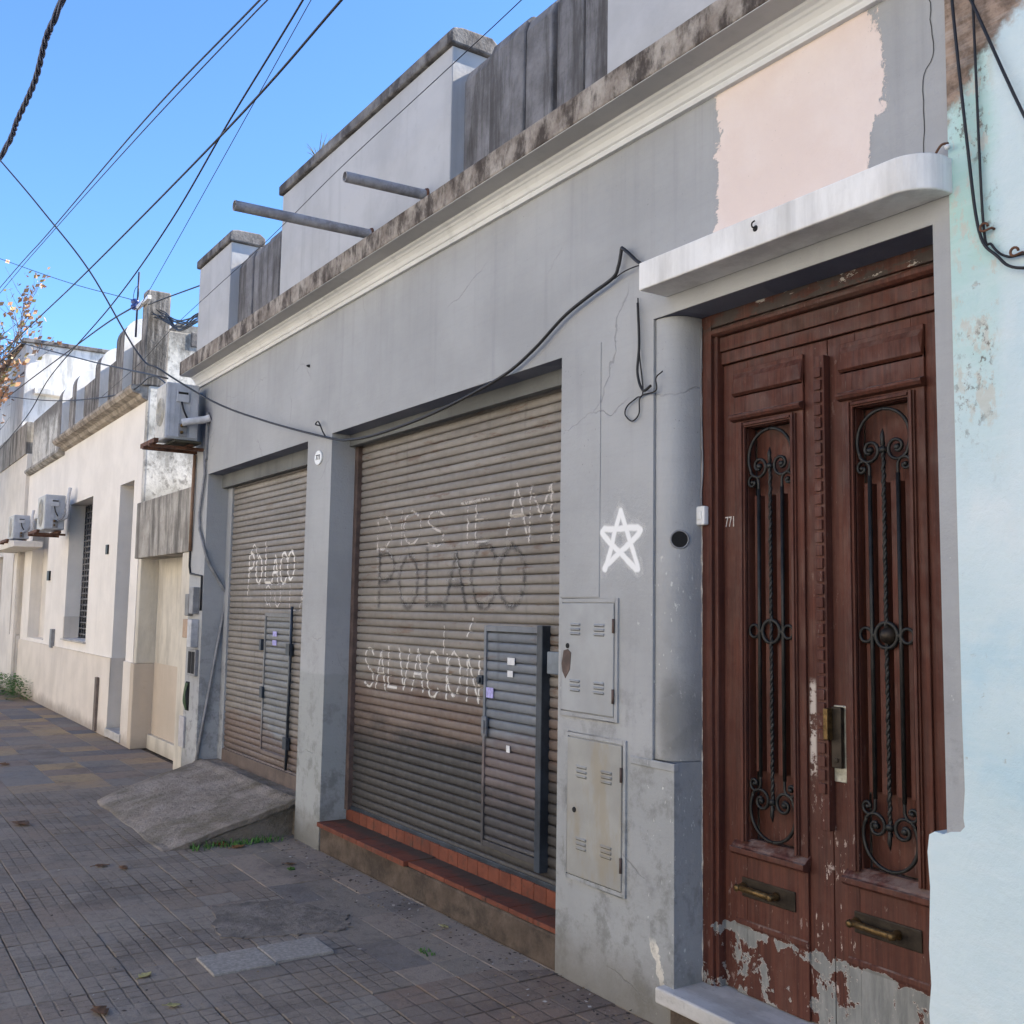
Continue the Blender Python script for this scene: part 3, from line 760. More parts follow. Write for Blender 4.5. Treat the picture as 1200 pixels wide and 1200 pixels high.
def letters(mb, word, xs, z0, z1, w, yfun, wide):
    r = random.Random(len(word)*7+int(z0*100))
    for ch, x in zip(word, xs):
        dz = r.uniform(-.02, .02)
        for st in GL[ch]:
            stroke(mb, [(x + a*wide, z0 + dz + b*(z1-z0)) for a, b in st], w, yfun, smooth=ch not in SHARP or len(st) > 3)

# wide bay
YS = .215
sh = curtain(-6.41, -3.85, .262, 2.72, YS).build('roller_shutter', SHUT, gb, weld=False)
tag(sh, 'wide rusty beige roller shutter with faded white graffiti')
MB().box(-6.462, -6.412, .175, .228, .255, 2.706).build('guide_rail', RAIL, sh, bevel=.003)
MB().box(-6.41, -3.82, .196, .226, .256, .285).build('bottom_rail', BAR, sh, bevel=.003)
yf = lambda z: slat_y(z, YS)
mb = MB()
letters(mb, 'DIOS', (-6.14, -5.90, -5.76, -5.46), 1.99, 2.20, .032, yf, .22)
g = mb.build('graffiti', spray('faded white spray', (.60,.56,.51), .52, .40, 34, .75), sh, weld=False); tag(g, 'faded white sprayed word DIOS'); FADED = g.data.materials[0]; mb = MB()
letters(mb, 'TE', (-5.06, -4.90), 1.99, 2.22, .032, yf, .16)
g = mb.build('graffiti', FADED, sh, weld=False); tag(g, 'faded white sprayed word TE'); mb = MB()
letters(mb, 'AMA', (-4.58, -4.36, -4.10), 1.965, 2.25, .034, yf, .20)
g = mb.build('graffiti', FADED, sh, weld=False); tag(g, 'faded white sprayed word AMA')
mb = MB()
letters(mb, 'POLACO', (-6.10, -5.80, -5.46, -5.22, -4.93, -4.64), 1.62, 1.95, .058, yf, .24)
g = mb.build('graffiti', spray('dark rubbed spray', (.06,.058,.058), .55, .5, 18, .46), sh, weld=False); tag(g, 'dark blurred sprayed word POLACO')
mb = MB()
letters(mb, 'POLACO', (-6.125, -5.825, -5.485, -5.245, -4.955, -4.665), 1.635, 1.975, .024, lambda z: yf(z)-.0012, .24)
g = mb.build('graffiti', spray('thin grey spray', (.50,.48,.45), .42, .4, 30, .6), sh, weld=False); tag(g, 'thin pale outline of the word POLACO')
mb = MB()
letters(mb, 'SALVACION', (-6.27, -6.10, -5.93, -5.78, -5.60, -5.42, -5.25, -5.17, -4.96), 1.09, 1.34, .030, yf, .14)
stroke(mb, [(-4.90, 1.55), (-4.96, 1.45)], .022, yf); stroke(mb, [(-5.22, 1.50), (-5.225, 1.34)], .016, yf)
g = mb.build('graffiti', spray('worn white spray', (.66,.63,.58), .62, .4, 38, .85), sh, weld=False); tag(g, 'white sprayed word SALVACIÓN')
def wicket(x0, x1, z0, z1, y0, mat, framemat, sh, label, bar=True):
    w = curtain(x0+.022, x1-.022, z0+.03, z1-.03, y0-.010, .012).build('wicket_door', [mat], sh, weld=False); tag(w, label)
    f = MB()
    f.box(x0, x0+.022, y0-.028, y0+.004, z0, z1).box(x1-.022, x1, y0-.028, y0+.004, z0, z1).box(x0+.022, x1-.022, y0-.027, y0+.004, z1-.03, z1).box(x0+.022, x1-.022, y0-.027, y0+.004, z0, z0+.03)
    f.build('wicket_frame', [framemat], sh, bevel=.002)
wicket(-4.755, -4.215, .352, 1.515, YS, WICK, WICK, sh, 'blue grey wicket door in the wide shutter')
MB().box(-4.213, -4.165, YS-.058, YS-.002, .33, 1.525).build('hinge_post', BAR, sh, bevel=.004)
MB().box(-4.150, -4.045, YS-.040, YS-.014, 1.29, 1.40).build('latch_plate', simple('blue grey plate', (.16,.19,.22), .5), sh, bevel=.006)
MB().box(-4.80, -4.752, YS-.04, YS-.012, 1.195, 1.245).box(-4.79,-4.762,YS-.052,YS-.04,1.205,1.235).build('padlock', BAR, sh, bevel=.004)
mb = MB().box(-4.745, -4.70, YS-.042, YS-.028, .925, 1.03).box(-4.735, -4.71, YS-.05, YS-.042, .94, 1.01)
mb.build('lock_case', WICK, sh, bevel=.003)
for q in ((-4.522,-4.455,1.315,1.352),(-4.52,-4.47,1.252,1.285),(-4.52,-4.488,.865,.90)):
    MB().box(q[0], q[1], YS-.0268, YS-.0247, q[2], q[3]).build('sticker', STUCK, sh)
MB().box(-4.725, -4.655, YS-.0268, YS-.0247, 1.13, 1.185).build('sticker', STUCKV, sh)
# narrow bay
YS2 = .215
sh2 = curtain(-9.10, -6.86, .25, 2.68, YS2).build('roller_shutter', SHUT2, gb, weld=False)
tag(sh2, 'narrow grey roller shutter behind the concrete ramp')
MB().box(-9.222, -9.102, .19, .228, .24, 2.667).build('guide_rail', FAC, sh2, bevel=.003)
MB().box(-9.10, -6.884, .19, .24, .225, .34).build('bottom_rail', simple('dusty brown rail', (.12,.09,.075), .8), sh2, bevel=.003)
yf2 = lambda z: slat_y(z, YS2)
mb = MB()
letters(mb, 'POLACO', (-8.62, -8.44, -8.22, -8.06, -7.88, -7.72), 1.80, 2.03, .038, yf2, .14)
stroke(mb, [(-8.62,1.80),(-8.63,1.68)], .02, yf2); stroke(mb, [(-8.60,2.03),(-8.5,2.12),(-8.42,2.02)], .02, yf2); stroke(mb, [(-8.23,2.14),(-8.22,2.0)], .02, yf2)
g = mb.build('graffiti', spray('bright white spray', (.70,.67,.62), .78), sh2, weld=False); tag(g, 'white sprayed word POLACO')
mb = MB()
letters(mb, 'QU', (-8.20, -7.98), 1.60, 1.76, .024, yf2, .13)
VF = spray('very faded spray', (.58,.55,.51), .55)
mb.build('graffiti', VF, sh2, weld=False); mb = MB(); letters(mb, 'LA', (-7.66, -7.45), 1.58, 1.80, .02, yf2, .15)
g = mb.build('graffiti', VF, sh2, weld=False); tag(g, 'faint half-worn white letters')
wicket(-8.14, -7.57, .42, 1.545, YS2, WICK2, WICK2, sh2, 'grey wicket door in the narrow shutter')
mb = MB(); mb.tube([(-7.545, YS2-.035, .36), (-7.53, YS2-.035, 1.60)], .011)
for z in (.56, 1.27): mb.box(-7.60, -7.525, YS2-.05, YS2-.02, z-.045, z+.045)
mb.build('hinge_post', BAR, sh2)
MB().box(-8.19, -8.15, YS2-.05, YS2-.012, 1.24, 1.33).build('padlock', BAR, sh2, bevel=.003); MB().box(-8.16,-8.10,YS2-.045,YS2-.028,.86,.95).build('lock_case', BAR, sh2, bevel=.003)
for q in (1.36, 1.29): MB().box(-7.95,-7.86,YS2-.0268,YS2-.0247,q,q+.04).build('sticker', STUCKV, sh2)

# ---- double door
D = .2
dr = MB()
# outer frame
dr.box(-3.040, -2.985, .150, .235, .165, 2.819).box(-1.915, -1.862, .150, .235, .165, 2.819)
dr.box(-2.985, -1.915, .150, .235, 2.765, 2.819)
door = dr.build('entrance_door', WOOD, gb, bevel=.004)
tag(door, 'worn red brown double door with iron grilles')
mb = MB()   # roll moulding round the frame and transom board
for q in ((-2.985,-2.965),): mb.box(q[0], q[1], .165, .225, .165, 2.745)
mb.prism([(.185,2.725),(.160,2.728),(.148,2.738),(.148,2.752),(.158,2.762),(.185,2.765)], 'x', -2.985, -1.915)
mb.box(-2.965, -1.915, .178, .22, 2.665, 2.724).box(-2.965, -1.915, .186, .222, 2.612, 2.662)
mb.build('transom', WOOD, door, bevel=.003)
def leaf(x0, x1, px0, px1, ox0, ox1, sign):
    """one leaf: flat stiles, a raised field px0..px1, a grille opening ox0..ox1"""
    mb = MB()
    oz0, oz1 = .742, 2.332
    # base board around the opening
    mb.box(x0, ox0, D, D+.04, .170, 2.608).box(ox1, x1, D, D+.04, .170, 2.608)
    mb.box(ox0, ox1, D, D+.04, oz1, 2.608).box(ox0, ox1, D, D+.04, .170, oz0)
    # raised field strips
    P = D-.012
    mb.box(px0, ox0-.006, P, D, .17, 2.50).box(ox1+.006, px1, P, D, .17, 2.50)
    mb.box(ox0-.006, ox1+.006, P, D, 2.345, 2.50).box(ox0-.006, ox1+.006, P, D, .17, .73)
    lf = mb.build('door_leaf', WOOD, door, bevel=.003)
    tag(lf, {-1: 'left door leaf', 1: 'right door leaf, its foot stripped to bare grey wood'}[sign])
    # panel behind the grille
    pm = MB().box(ox0, ox1, D+.052, D+.060, oz0, oz1); ow = ox1-ox0
    for a, b in ((.075,.205),(.300,.455),(.545,.700),(.795,.925)): pm.prism([(ox0+ow*a, D+.0519),(ox0+ow*(a+.03), D+.010),(ox0+ow*(b-.03), D+.010),(ox0+ow*b, D+.0519)], 'z', oz0+.26, oz1-.27)
    pm.build('door_panel', WOOD, door)
    m = MB()   # top raised panel, ledge, mouldings round the opening, bottom sill
    m.hexa([(px0-.006,P,2.462),(px1,P,2.462),(px1,D,2.462),(px0-.006,D,2.462),(px0-.006,P,2.575),(px1,P,2.575),(px1,D,2.575),(px0-.006,D,2.575)])
    m.hexa([(px0-.004,P-.014,2.478),(px1,P-.014,2.478),(px1,P,2.468),(px0-.004,P,2.468),(px0+.012,P-.014,2.535),(px1-.012,P-.014,2.535),(px1,P,2.560),(px0-.004,P,2.560)])
    m.prism([(P,2.362),(P-.022,2.368),(P-.030,2.378),(P-.030,2.386),(P-.012,2.394),(P,2.396)], 'x', px0-.004, px1+.006)
    a, b = ox0-.030, ox1+.022
    for (u0, u1, v0, v1) in ((a, ox0, .735, 2.355), (ox1, b, .735, 2.355)):
        m.box(u0, u1, P-.010, P, v0, v1); 
        w = (u1-u0)*.5; m.box(u0+w*.5, u1-w*.5, P-.018, P-.010, v0, v1)
    m.box(ox0, ox1, P-.010, P, 2.334, 2.355).box(ox0, ox1, P-.018, P-.010, 2.340, 2.350)
    m.prism([(P+.02,.745),(P-.016,.722),(P-.022,.714),(P-.034,.712),(P-.034,.694),(P-.020,.684),(P,.682)], 'x', px0-.004, px1+.006)
    m.prism([(P,.445),(P-.006,.440),(P-.006,.425),(P,.412)], 'x', px0, px1)
    m.build('door_moulding', WOOD, door, bevel=.002)
    # wrought iron grille
    gx = (ox0+ox1)/2; hw = (ox1-ox0)/2; Y = D-.004
    g = MB()
    t = .0065
    def arc(cx, cz, r, a0, a1, r1=None, n=22):
        return [(cx + (r + ((r1 if r1 is not None else r)-r)*k/n)*math.cos(R(a0+(a1-a0)*k/n)), Y, cz + (r + ((r1 if r1 is not None else r)-r)*k/n)*math.sin(R(a0+(a1-a0)*k/n))) for k in range(n+1)]
    for f in (1, -1):
        zc = 2.205 if f == 1 else .865
        ro = hw*.80
        for s_ in (-1, 1):
            # big arch ending in an inner scroll
            mir = lambda pts: [(gx + s_*(p[0]-gx), p[1], zc + f*(p[2]-zc)) for p in pts]
            outer = arc(gx, zc, hw*.95, 90, -27, hw*.93, 20)
            sc_ = (gx+hw*.48, zc-hw*.27)
            sp = arc(sc_[0], sc_[1], hw*.40, -25, -470, hw*.09, 50)
            g.tube(mir(outer + sp), t, 6)
            e = mir([(sc_[0], Y-.008, sc_[1])])[0]
            g.lathe(e, (0,1,0), [(0,.002),(.002,.010),(.014,.013)], 10)
            xb = gx + hw*.50
            small = [(xb, Y, zc-.20)] + [(xb, Y, zc-.11)] + arc(gx+hw*.76, zc-.092, hw*.26, 180, -200, hw*.07, 28)
            g.tube(mir(small), t*.9, 6)
            e = mir([(gx+hw*.76, Y-.008, zc-.092)])[0]; g.lathe(e, (0,1,0), [(0,.002),(.002,.007),(.014,.009)], 8)
        # bead and dart in the middle
        g.lathe((gx, Y-.012, zc-.035*f), (0,1,0), [(0,.002),(.003,.012),(.018,.014)], 10)
        g.tube([(gx, Y, zc-.05*f), (gx, Y-.004, zc+.015*f), (gx, Y, zc+.040*f)], [.005,.008,.001], 6)
    for s_ in (-1, 1):
        g.tube([(gx+s_*hw*.50, Y, .985), (gx+s_*hw*.50, Y, 2.085)], .0074, 6)
    # twisted middle bar
    tw = [(gx + .0030*math.cos(k*1.1), Y + .0030*math.sin(k*1.1), .87 + k*(2.20-.87)/170) for k in range(171)]
    g.tube(tw, .0064, 5)
    g.tube([(gx + .0030*math.cos(k*1.1+math.pi), Y + .0030*math.sin(k*1.1+math.pi), .87 + k*(2.20-.87)/170) for k in range(171)], .0045, 5)
    def ring(cx, cz, r, tt): g.tube(arc(cx, cz, r, 0, 360, r, 26), tt, 6, False)
    ring(gx, 1.535, .043, .0075); ring(gx-hw*.72, 1.535, .024, .006); ring(gx+hw*.72, 1.535, .024, .006)
    for s_ in (-1, 1): g.lathe((gx+s_*.052, Y-.006, 1.535), (0,1,0), [(0,.004),(.004,.011),(.012,.011)], 8)
    g.build('door_grille', IRON, door, weld=False)
    if sign == 1:
        MB().lathe((gx+.004, Y+.020, 1.535), (0,-1,0), [(0,.034),(.012,.032),(.03,.026),(.042,.014),(.046,.001)], 18).build('door_knob', PLATE, door)
    # bar handle on a plate
    hx = (px0+px1)/2 - .01
    MB().box(hx-.130, hx+.130, P-.007, P, .530, .602).build('handle_plate', PLATE, door, bevel=.004)
    h = MB()
    h.tube([(hx-.125, P-.038, .568), (hx+.05, P-.038, .566)], .0115, 12)
    for xx in (hx-.118, hx+.043): h.lathe((xx, P-.007, .567), (0,-1,0), [(0,.016),(.006,.017),(.02,.011),(.044,.013),(.048,.004)], 12)
    h.build('door_handle', BRASS, door)
leaf(-2.965, -2.442, -2.895, -2.545, -2.832, -2.598, -1)
leaf(-2.438, -1.930, -2.372, -2.035, -2.318, -2.090, 1)
rr = random.Random(12); m = MB()
m.tube([(-3.041+rr.uniform(-.003,.003), .152+rr.uniform(-.003,.002), .17+k*.033) for k in range(80)], [rr.uniform(.002,.006) for k in range(80)], 6)
m.build('plaster_joint', simple('crumbled pale plaster', (.46,.42,.36), .95, 0, .3, 40), gb)
# toothed cover strip on the meeting stile
mb = MB().box(-2.466, -2.428, .165, .20, .850, 2.545)
z = 2.50
while z > 1.00:
    mb.box(-2.4685, -2.438, .1555, .165, z-.036, z); z -= .0465
mb.build('astragal', WOOD, door, bevel=.002)
mb = MB().box(-2.425, -2.360, .190, .2, 1.02, 1.285)
mb.build('lock_plate', LOCKM, door, bevel=.003)
MB().box(-2.420, -2.378, .170, .19, 1.07, 1.28).box(-2.405,-2.390,.165,.17,1.09,1.105).build('lock_box', PLATE, door, bevel=.004)
MB().box(-2.432, -2.412, .140, .17, 1.165, 1.275).build('lock_pull', BRASS, door, bevel=.004)
def textobj(s, size, loc, rot, mat, parent, name='lettering', ext=.0012, sx=1.0):
    cu = bpy.data.curves.new(name, 'FONT'); cu.body = s; cu.size = size; cu.extrude = ext; cu.align_x = 'CENTER'; cu.align_y = 'CENTER'
    o = bpy.data.objects.new(name, cu); col.objects.link(o)
    dg = bpy.context.evaluated_depsgraph_get()
    me = bpy.data.meshes.new_from_object(o.evaluated_get(dg)); bpy.data.objects.remove(o)
    me.materials.clear(); me.materials.append(mat)
    o = bpy.data.objects.new(name, me); col.objects.link(o)
    if parent:
        o.parent = parent; off = Vector((0,0,0)); p = parent
        while p: off += p.location; p = p.parent
    else: off = Vector((0,0,0))
    o.location = Vector(loc)-off; o.rotation_euler = rot; o.scale = (sx, 1, 1)
    return o
textobj('771', .060, (-2.929, D-.0016, 1.965), (R(90),0,0), simple('chalky white numeral', (.5,.46,.42), .9, 0, .3, 60), door, sx=.62)

# ------------------------------------------------------------------ fittings on the grey house
def cabinet(x0, x1, z0, z1, mat, label, keyhole, plate, keyz):
    t = thing('meter_cabinet', ((x0+x1)/2, 0, z0), label, 'meter cabinet', 'meter cabinets on the grey pilaster')
    f = MB(); w = .022
    f.box(x0-w, x0-.004, -.010, .002, z0-w, z1+w).box(x1+.004, x1+w, -.010, .002, z0-w, z1+w).box(x0-.004, x1+.004, -.010, .002, z1+.004, z1+w).box(x0-.004, x1+.004, -.010, .002, z0-w, z0-.004)
    f.box(x0-.004, x1+.004, -.0035, -.0005, z0-.004, z1+.004); 
    f.build('cabinet_frame', [FAC], t, bevel=.002)
    d = MB().box(x0, x1, -.014, -.004, z0, z1).build('cabinet_door', [mat], t, bevel=.003)
    for zz in (z0+(z1-z0)*.24, z0+(z1-z0)*.76):
        for xx in (x0+(x1-x0)*.28, x0+(x1-x0)*.74):
            m = MB()
            for k in (-1, 0, 1):
                c = zz+k*.020
                m.prism([(-.014,c-.004),(-.020,c-.003),(-.021,c+.001),(-.014,c+.006)], 'x', xx-.035, xx+.035)
            m.build('vent', mat, d)
            m2 = MB()
            for k in (-1, 0, 1): m2.box(xx-.034, xx+.034, -.0150, -.0139, zz+k*.020-.0070, zz+k*.020-.0048)
            m2.build('vent_slot', DARK, d)
    for zz in (z0+(z1-z0)*.18, z0+(z1-z0)*.80):
        MB().tube([(x1+.001, -.016, zz-.03), (x1+.001, -.016, zz+.03)], .006, 8).build('hinge', RAIL, t)
    if plate: MB().prism([(x0+.006,keyz-.08),(x0+.012,keyz-.115),(x0+.034,keyz-.145),(x0+.066,keyz-.105),(x0+.074,keyz-.03),(x0+.05,keyz-.015),(x0+.02,keyz-.022)], 'y', -.0165, -.0135).build('lock_plate', RAIL, d)
    MB().lathe((x0+keyhole, -.0140, keyz), (0,-1,0), [(0,.012),(.004,.011)], 14).build('keyhole', DARK, d)
cabinet(-3.772, -3.402, 1.158, 1.635, METER, 'upper grey metal meter cabinet with rusty lock plate, below the painted star', .048, True, 1.445)
cabinet(-3.718, -3.345, .456, 1.045, METER2, 'lower metal meter cabinet with yellowed stained door, beside the red tiled step', .055, False, .735)
# painted star
def star_paint(S):
    n = NT('fresh white spray star')
    jx = n.ma('ADD', n.x, n.ma('MULTIPLY', n.ma('SUBTRACT', n.noise(9, 3), .5), .016)); jz = n.ma('ADD', n.z, n.ma('MULTIPLY', n.ma('SUBTRACT', n.noise(11, 3), .5), .016))
    best = None
    for (ax, az), (bx, bz) in zip(S, S[1:]):
        ux, uz = bx-ax, bz-az; L2 = ux*ux+uz*uz
        px = n.ma('SUBTRACT', jx, ax); pz = n.ma('SUBTRACT', jz, az)
        t = n.ma('DIVIDE', n.ma('ADD', n.mul(px, ux), n.mul(pz, uz)), L2)
        t = n.ma('MINIMUM', n.ma('MAXIMUM', t, 0.0), 1.0)
        dx = n.ma('SUBTRACT', px, n.mul(t, ux)); dz = n.ma('SUBTRACT', pz, n.mul(t, uz))
        d = n.ma('SQRT', n.ma('ADD', n.mul(dx, dx), n.mul(dz, dz)))
        best = d if best is None else n.ma('MINIMUM', best, d)
    core = n.step(best, .008, .024, 1, 0)
    mist = n.mul(n.step(best, .012, .052, 1, 0), n.step(n.noise(160, 3, .7), .42, .62), .55)
    return n.done((.80,.80,.785), .9, alpha=n.ma('MAXIMUM', core, mist))
S = [(-3.375,2.030),(-3.262,1.795),(-3.258,1.778),(-3.272,1.778),(-3.485,1.925),(-3.500,1.943),(-3.485,1.955),(-3.265,1.950),(-3.245,1.938),(-3.260,1.920),(-3.470,1.800),(-3.482,1.785),(-3.475,1.782),(-3.375,2.030)]
st = MB().quad((-3.60,-.0012,1.68),(-3.15,-.0012,1.68),(-3.15,-.0012,2.13),(-3.60,-.0012,2.13)).build('painted_star', star_paint(S), None)
tag(st, 'white spray painted five pointed star on the grey pilaster', 'graffiti')
# oval number plaque
t = thing('number_plaque', (-6.672, -.003, 2.64), 'small oval white enamel house number plaque on the grey pillar between the shutters', 'sign')
pl = [(-6.672+.062*math.cos(R(a)), 2.64+.05*math.sin(R(a))) for a in range(0, 360, 15)]
MB().prism(pl, 'y', -.010, -.002).build('plaque_plate', ENAMEL, t)
textobj('773', .052, (-6.672, -.0112, 2.64), (R(90),0,0), BLACKP, t)
# door bell and pipe hole on the jamb
t = thing('doorbell', (-3.025, .145, 1.95), 'small white plastic doorbell button on the left door frame', 'doorbell')
MB().box(-3.052, -2.998, .122, .149, 1.955, 2.032).build('bell_case', PLASTIC, t, bevel=.006)
MB().box(-3.036, -3.012, .117, .122, 1.978, 2.010).build('bell_button', PLASTIC, t, bevel=.003)
w = MB().tube(spline([(-3.03,.14,2.03),(-3.036,.142,2.08),(-3.028,.143,2.2),(-3.036,.143,2.5),(-3.032,.143,2.78)]), .0035, 6).build('bell_wire', PVC, t)
t = thing('pipe_hole', (-3.06, .06, 1.895), 'round dark pipe hole in the curved jamb below the doorbell', 'pipe hole')
_a = Vector((.80, -.60, 0)); _c = Vector((-3.066, .052, 1.895))
MB().lathe(_c-_a*.02, _a, [(0,.040),(.024,.040),(.0265,.037),(.0265,.033),(.020,.032)], 22).build('hole_rim', PVC, t)
MB().lathe(_c, _a, [(.0,.0325),(.0055,.0325)], 22).build('hole_opening', DARK, t)
# water spouts through the parapet
for (x, yo, z0, z1, r, lab) in ((-5.83, -.945, 3.985, 3.965, .032, 'longer grey water spout pipe sticking out over the wide shutter'), (-5.10, -.565, 4.0, 3.98, .030, 'shorter rust rimmed water spout pipe sticking out near the streaked parapet panel')):
    t = thing('water_spout', (x, -.05, z0), lab, 'pipe', 'water spouts on the parapet')
    m = MB(); m.tube([(x, .0, z0), (x, yo, z1)], r, 18, False); m.tube([(x, yo, z1), (x, -.0, z0)], r*.84, 18, False)
    a = Vector((x, yo, z1)); n0 = len(m.v)
    for k in range(18):
        g = 2*math.pi*k/18; m.v.append((x+r*math.cos(g), yo, z1+r*math.sin(g))); m.v.append((x+r*.84*math.cos(g), yo, z1+r*.84*math.sin(g)))
    for k in range(18):
        j = (k+1) % 18; m.face((n0+2*k, n0+2*j, n0+2*j+1, n0+2*k+1))
    m.build('spout_tube', PIPE, t, weld=False)
    MB().lathe((x, -.0505, z0), (0,-1,0), [(0,r*1.35),(.008,r*1.25),(.012,r*1.02)], 18).build('rust_collar', RUST, t)

# red tiled step below the wide shutter
t = thing('doorstep', (-5.1, .1, 0), 'red clay tiled step with dirty render face under the wide roller shutter', 'step')
MB().box(-6.458, -3.814, .004, .185, .0, .160).build('step_block', STEPC, t, bevel=.012)
m = MB(); x = -6.456; k = 0
rr = random.Random(4)
while x < -3.83:
    dz = rr.uniform(-.0015, .0015); f = -.022 if x < -5.25 else .006
    w = min(.205, -3.816-x)
    m.box(x+.002, x+w-.002, f, .185, .162, .186+dz+(.006 if x < -5.25 else 0)); x += .205
m.build('tread_tiles', REDT, t, bevel=.003)
m = MB(); x = -6.456
while x < -3.83:
    w = min(.105, -3.816-x)
    m.box(x+.0015, x+w-.0015, .187, .2, .17, .262+rr.uniform(-.002, .002)); x += .105
m.box(-6.456, -3.816, .2005, .30, .17, .254)
m.build('riser_tiles', REDT, t, bevel=.003)
# concrete ramp before the narrow bay
m = MB(); nx, ny = 70, 36; rr = random.Random(9)
import mathutils
def ramp_p(u, v):
    xl = -8.92 + (-9.22+8.92)*v; xr = -6.93
    x = xl + (xr-xl)*u; y = -.88 + .92*v
    z = .012 + .235*(v**.85) - .03*u*(1-v)
    z += .009*mathutils.noise.noise((x*2.2, y*2.2, 0)) + .006*mathutils.noise.noise((x*6, y*6, 3)) + .003*mathutils.noise.noise((x*17, y*17, 5))
    x += .012*mathutils.noise.noise((x*3, y*5, 7)); y += .018*mathutils.noise.noise((x*3.5, y*3, 9))*(1-v)
    z -= .05*max(0, .25-u)*v
    if v > .93: z += .012
    return (x, y, max(z, .004))
for j in range(ny+1):
    for i in range(nx+1): m.v.append(ramp_p(i/nx, j/ny))
for j in range(ny):
    for i in range(nx):
        a = j*(nx+1)+i; m.face((a, a+1, a+nx+2, a+nx+1), True)
ed = [j*(nx+1)+nx for j in range(ny+1)]; el = [j*(nx+1) for j in range(ny+1)]
for E_, ins in ((ed, .09), (el, .0)):
    n0 = len(m.v)
    for k, q in enumerate(E_): p = m.v[q]; m.v.append((p[0]-.004, p[1], max(p[2]-.035, -.01)))
    for k, q in enumerate(E_): p = m.v[q]; m.v.append((p[0]-ins*k/len(E_)*.7, p[1], max(p[2]-.05, -.01)))
    for k, q in enumerate(E_): p = m.v[q]; m.v.append((p[0]-ins*k/len(E_), p[1], -.01))
    L = len(E_)
    for k in range(L-1):
        m.face((E_[k], E_[k+1], n0+k+1, n0+k)); m.face((n0+k, n0+k+1, n0+L+k+1, n0+L+k)); m.face((n0+L+k, n0+L+k+1, n0+2*L+k+1, n0+2*L+k))
n0 = len(m.v)
for i in range(nx+1): p = m.v[i]; m.v.append((p[0], p[1]-.004, -.01))
for i in range(nx): m.face((i, i+1, n0+i+1, n0+i))
rp = m.build('concrete_ramp', RAMPC); tag(rp, 'rough sloping concrete ramp up to the narrow roller shutter', 'ramp')
MB().box(-9.22, -6.887, .035, .30, .0, .236).build('shutter_threshold', RAMPC, gb, bevel=.006)

# electricity fittings on the left pillar
t = thing('power_meter', (-9.42, 0, 1.1), 'cluster of small electricity meter boxes on the left grey pillar', 'electricity meter')
MB().box(-9.60,-9.49,-.05,.0,1.50,1.70).build('meter_case', simple('dull grey case',(.16,.16,.16),.6), t, bevel=.006)
MB().box(-9.44,-9.32,-.06,.0,1.52,1.76).build('meter_case', PVC, t, bevel=.006)
MB().box(-9.585,-9.43,-.065,.0,1.30,1.47).build('meter_case', simple('tan junction box',(.36,.25,.17),.7), t, bevel=.006)
MB().box(-9.42,-9.30,-.07,.0,1.22,1.47).build('meter_case', simple('pale meter box',(.42,.42,.43),.5), t, bevel=.006)
m = MB().box(-9.50,-9.27,-.03,.0,.965,1.20); m.build('meter_frame', PVC, t, bevel=.004)
MB().box(-9.475,-9.39,-.034,-.031,.985,1.18).box(-9.37,-9.29,-.034,-.031,.985,1.18).build('meter_glass', DARK, t)
t = thing('cable_recess', (-9.54, 0, .65), 'open recess with loose cables low on the left grey pillar', 'recess')
MB().box(-9.60,-9.50,-.006,.0,.64,.90).build('recess_opening', DARK, t)
m = MB()
for k in range(4): m.tube(spline([(-9.58+k*.02,-.012,.89),(-9.565+k*.014,-.03,.80),(-9.575+k*.022,-.03,.72),(-9.56+k*.01,-.012,.65)]), .006, 6)
m.build('loose_cable', simple('green cable', (.06,.10,.05), .6), t)
t = tag(MB().box(-9.72,-9.565,-.022,.0,.30,.58).build('cover_plate', simple('pale metal cover', (.42,.40,.40), .5), None, bevel=.006), 'long pale metal cover plate near the foot of the left grey pillar', 'cover plate')
cp = [(-9.30,-.02,3.0),(-9.27,-.02,2.78),(-9.38,-.02,2.42),(-9.34,-.02,2.28),(-9.25,-.02,2.18),(-9.19,.0,2.05),(-9.198,.05,1.95),(-9.2,.20,1.72),(-9.2,.205,1.66),(-9.2,.045,.56),(-9.2,-.0,.24)]
tag(MB().tube(cp, .014, 8).build('conduit_pipe', PVC), 'thin grey conduit running down the left pillar and across its shutter reveal', 'pipe')
tag(MB().tube([(-9.645,-.012,3.05),(-9.64,-.012,1.96),(-9.60,-.012,1.89),(-9.24,-.012,1.86),(-9.235,-.012,1.55)], .010, 6).build('cable', BLACKW), 'black cable stapled down the left pillar to the meter boxes', 'cable')
tag(MB().tube([(-9.60,-.02,3.0),(-9.60,-.025,2.5),(-9.615,-.02,2.10)], .016, 8).build('copper_pipe', simple('tarnished copper lagging', (.20,.12,.075), .6)), 'short brown lagged pipe hanging below the air conditioner on the grey house', 'pipe')

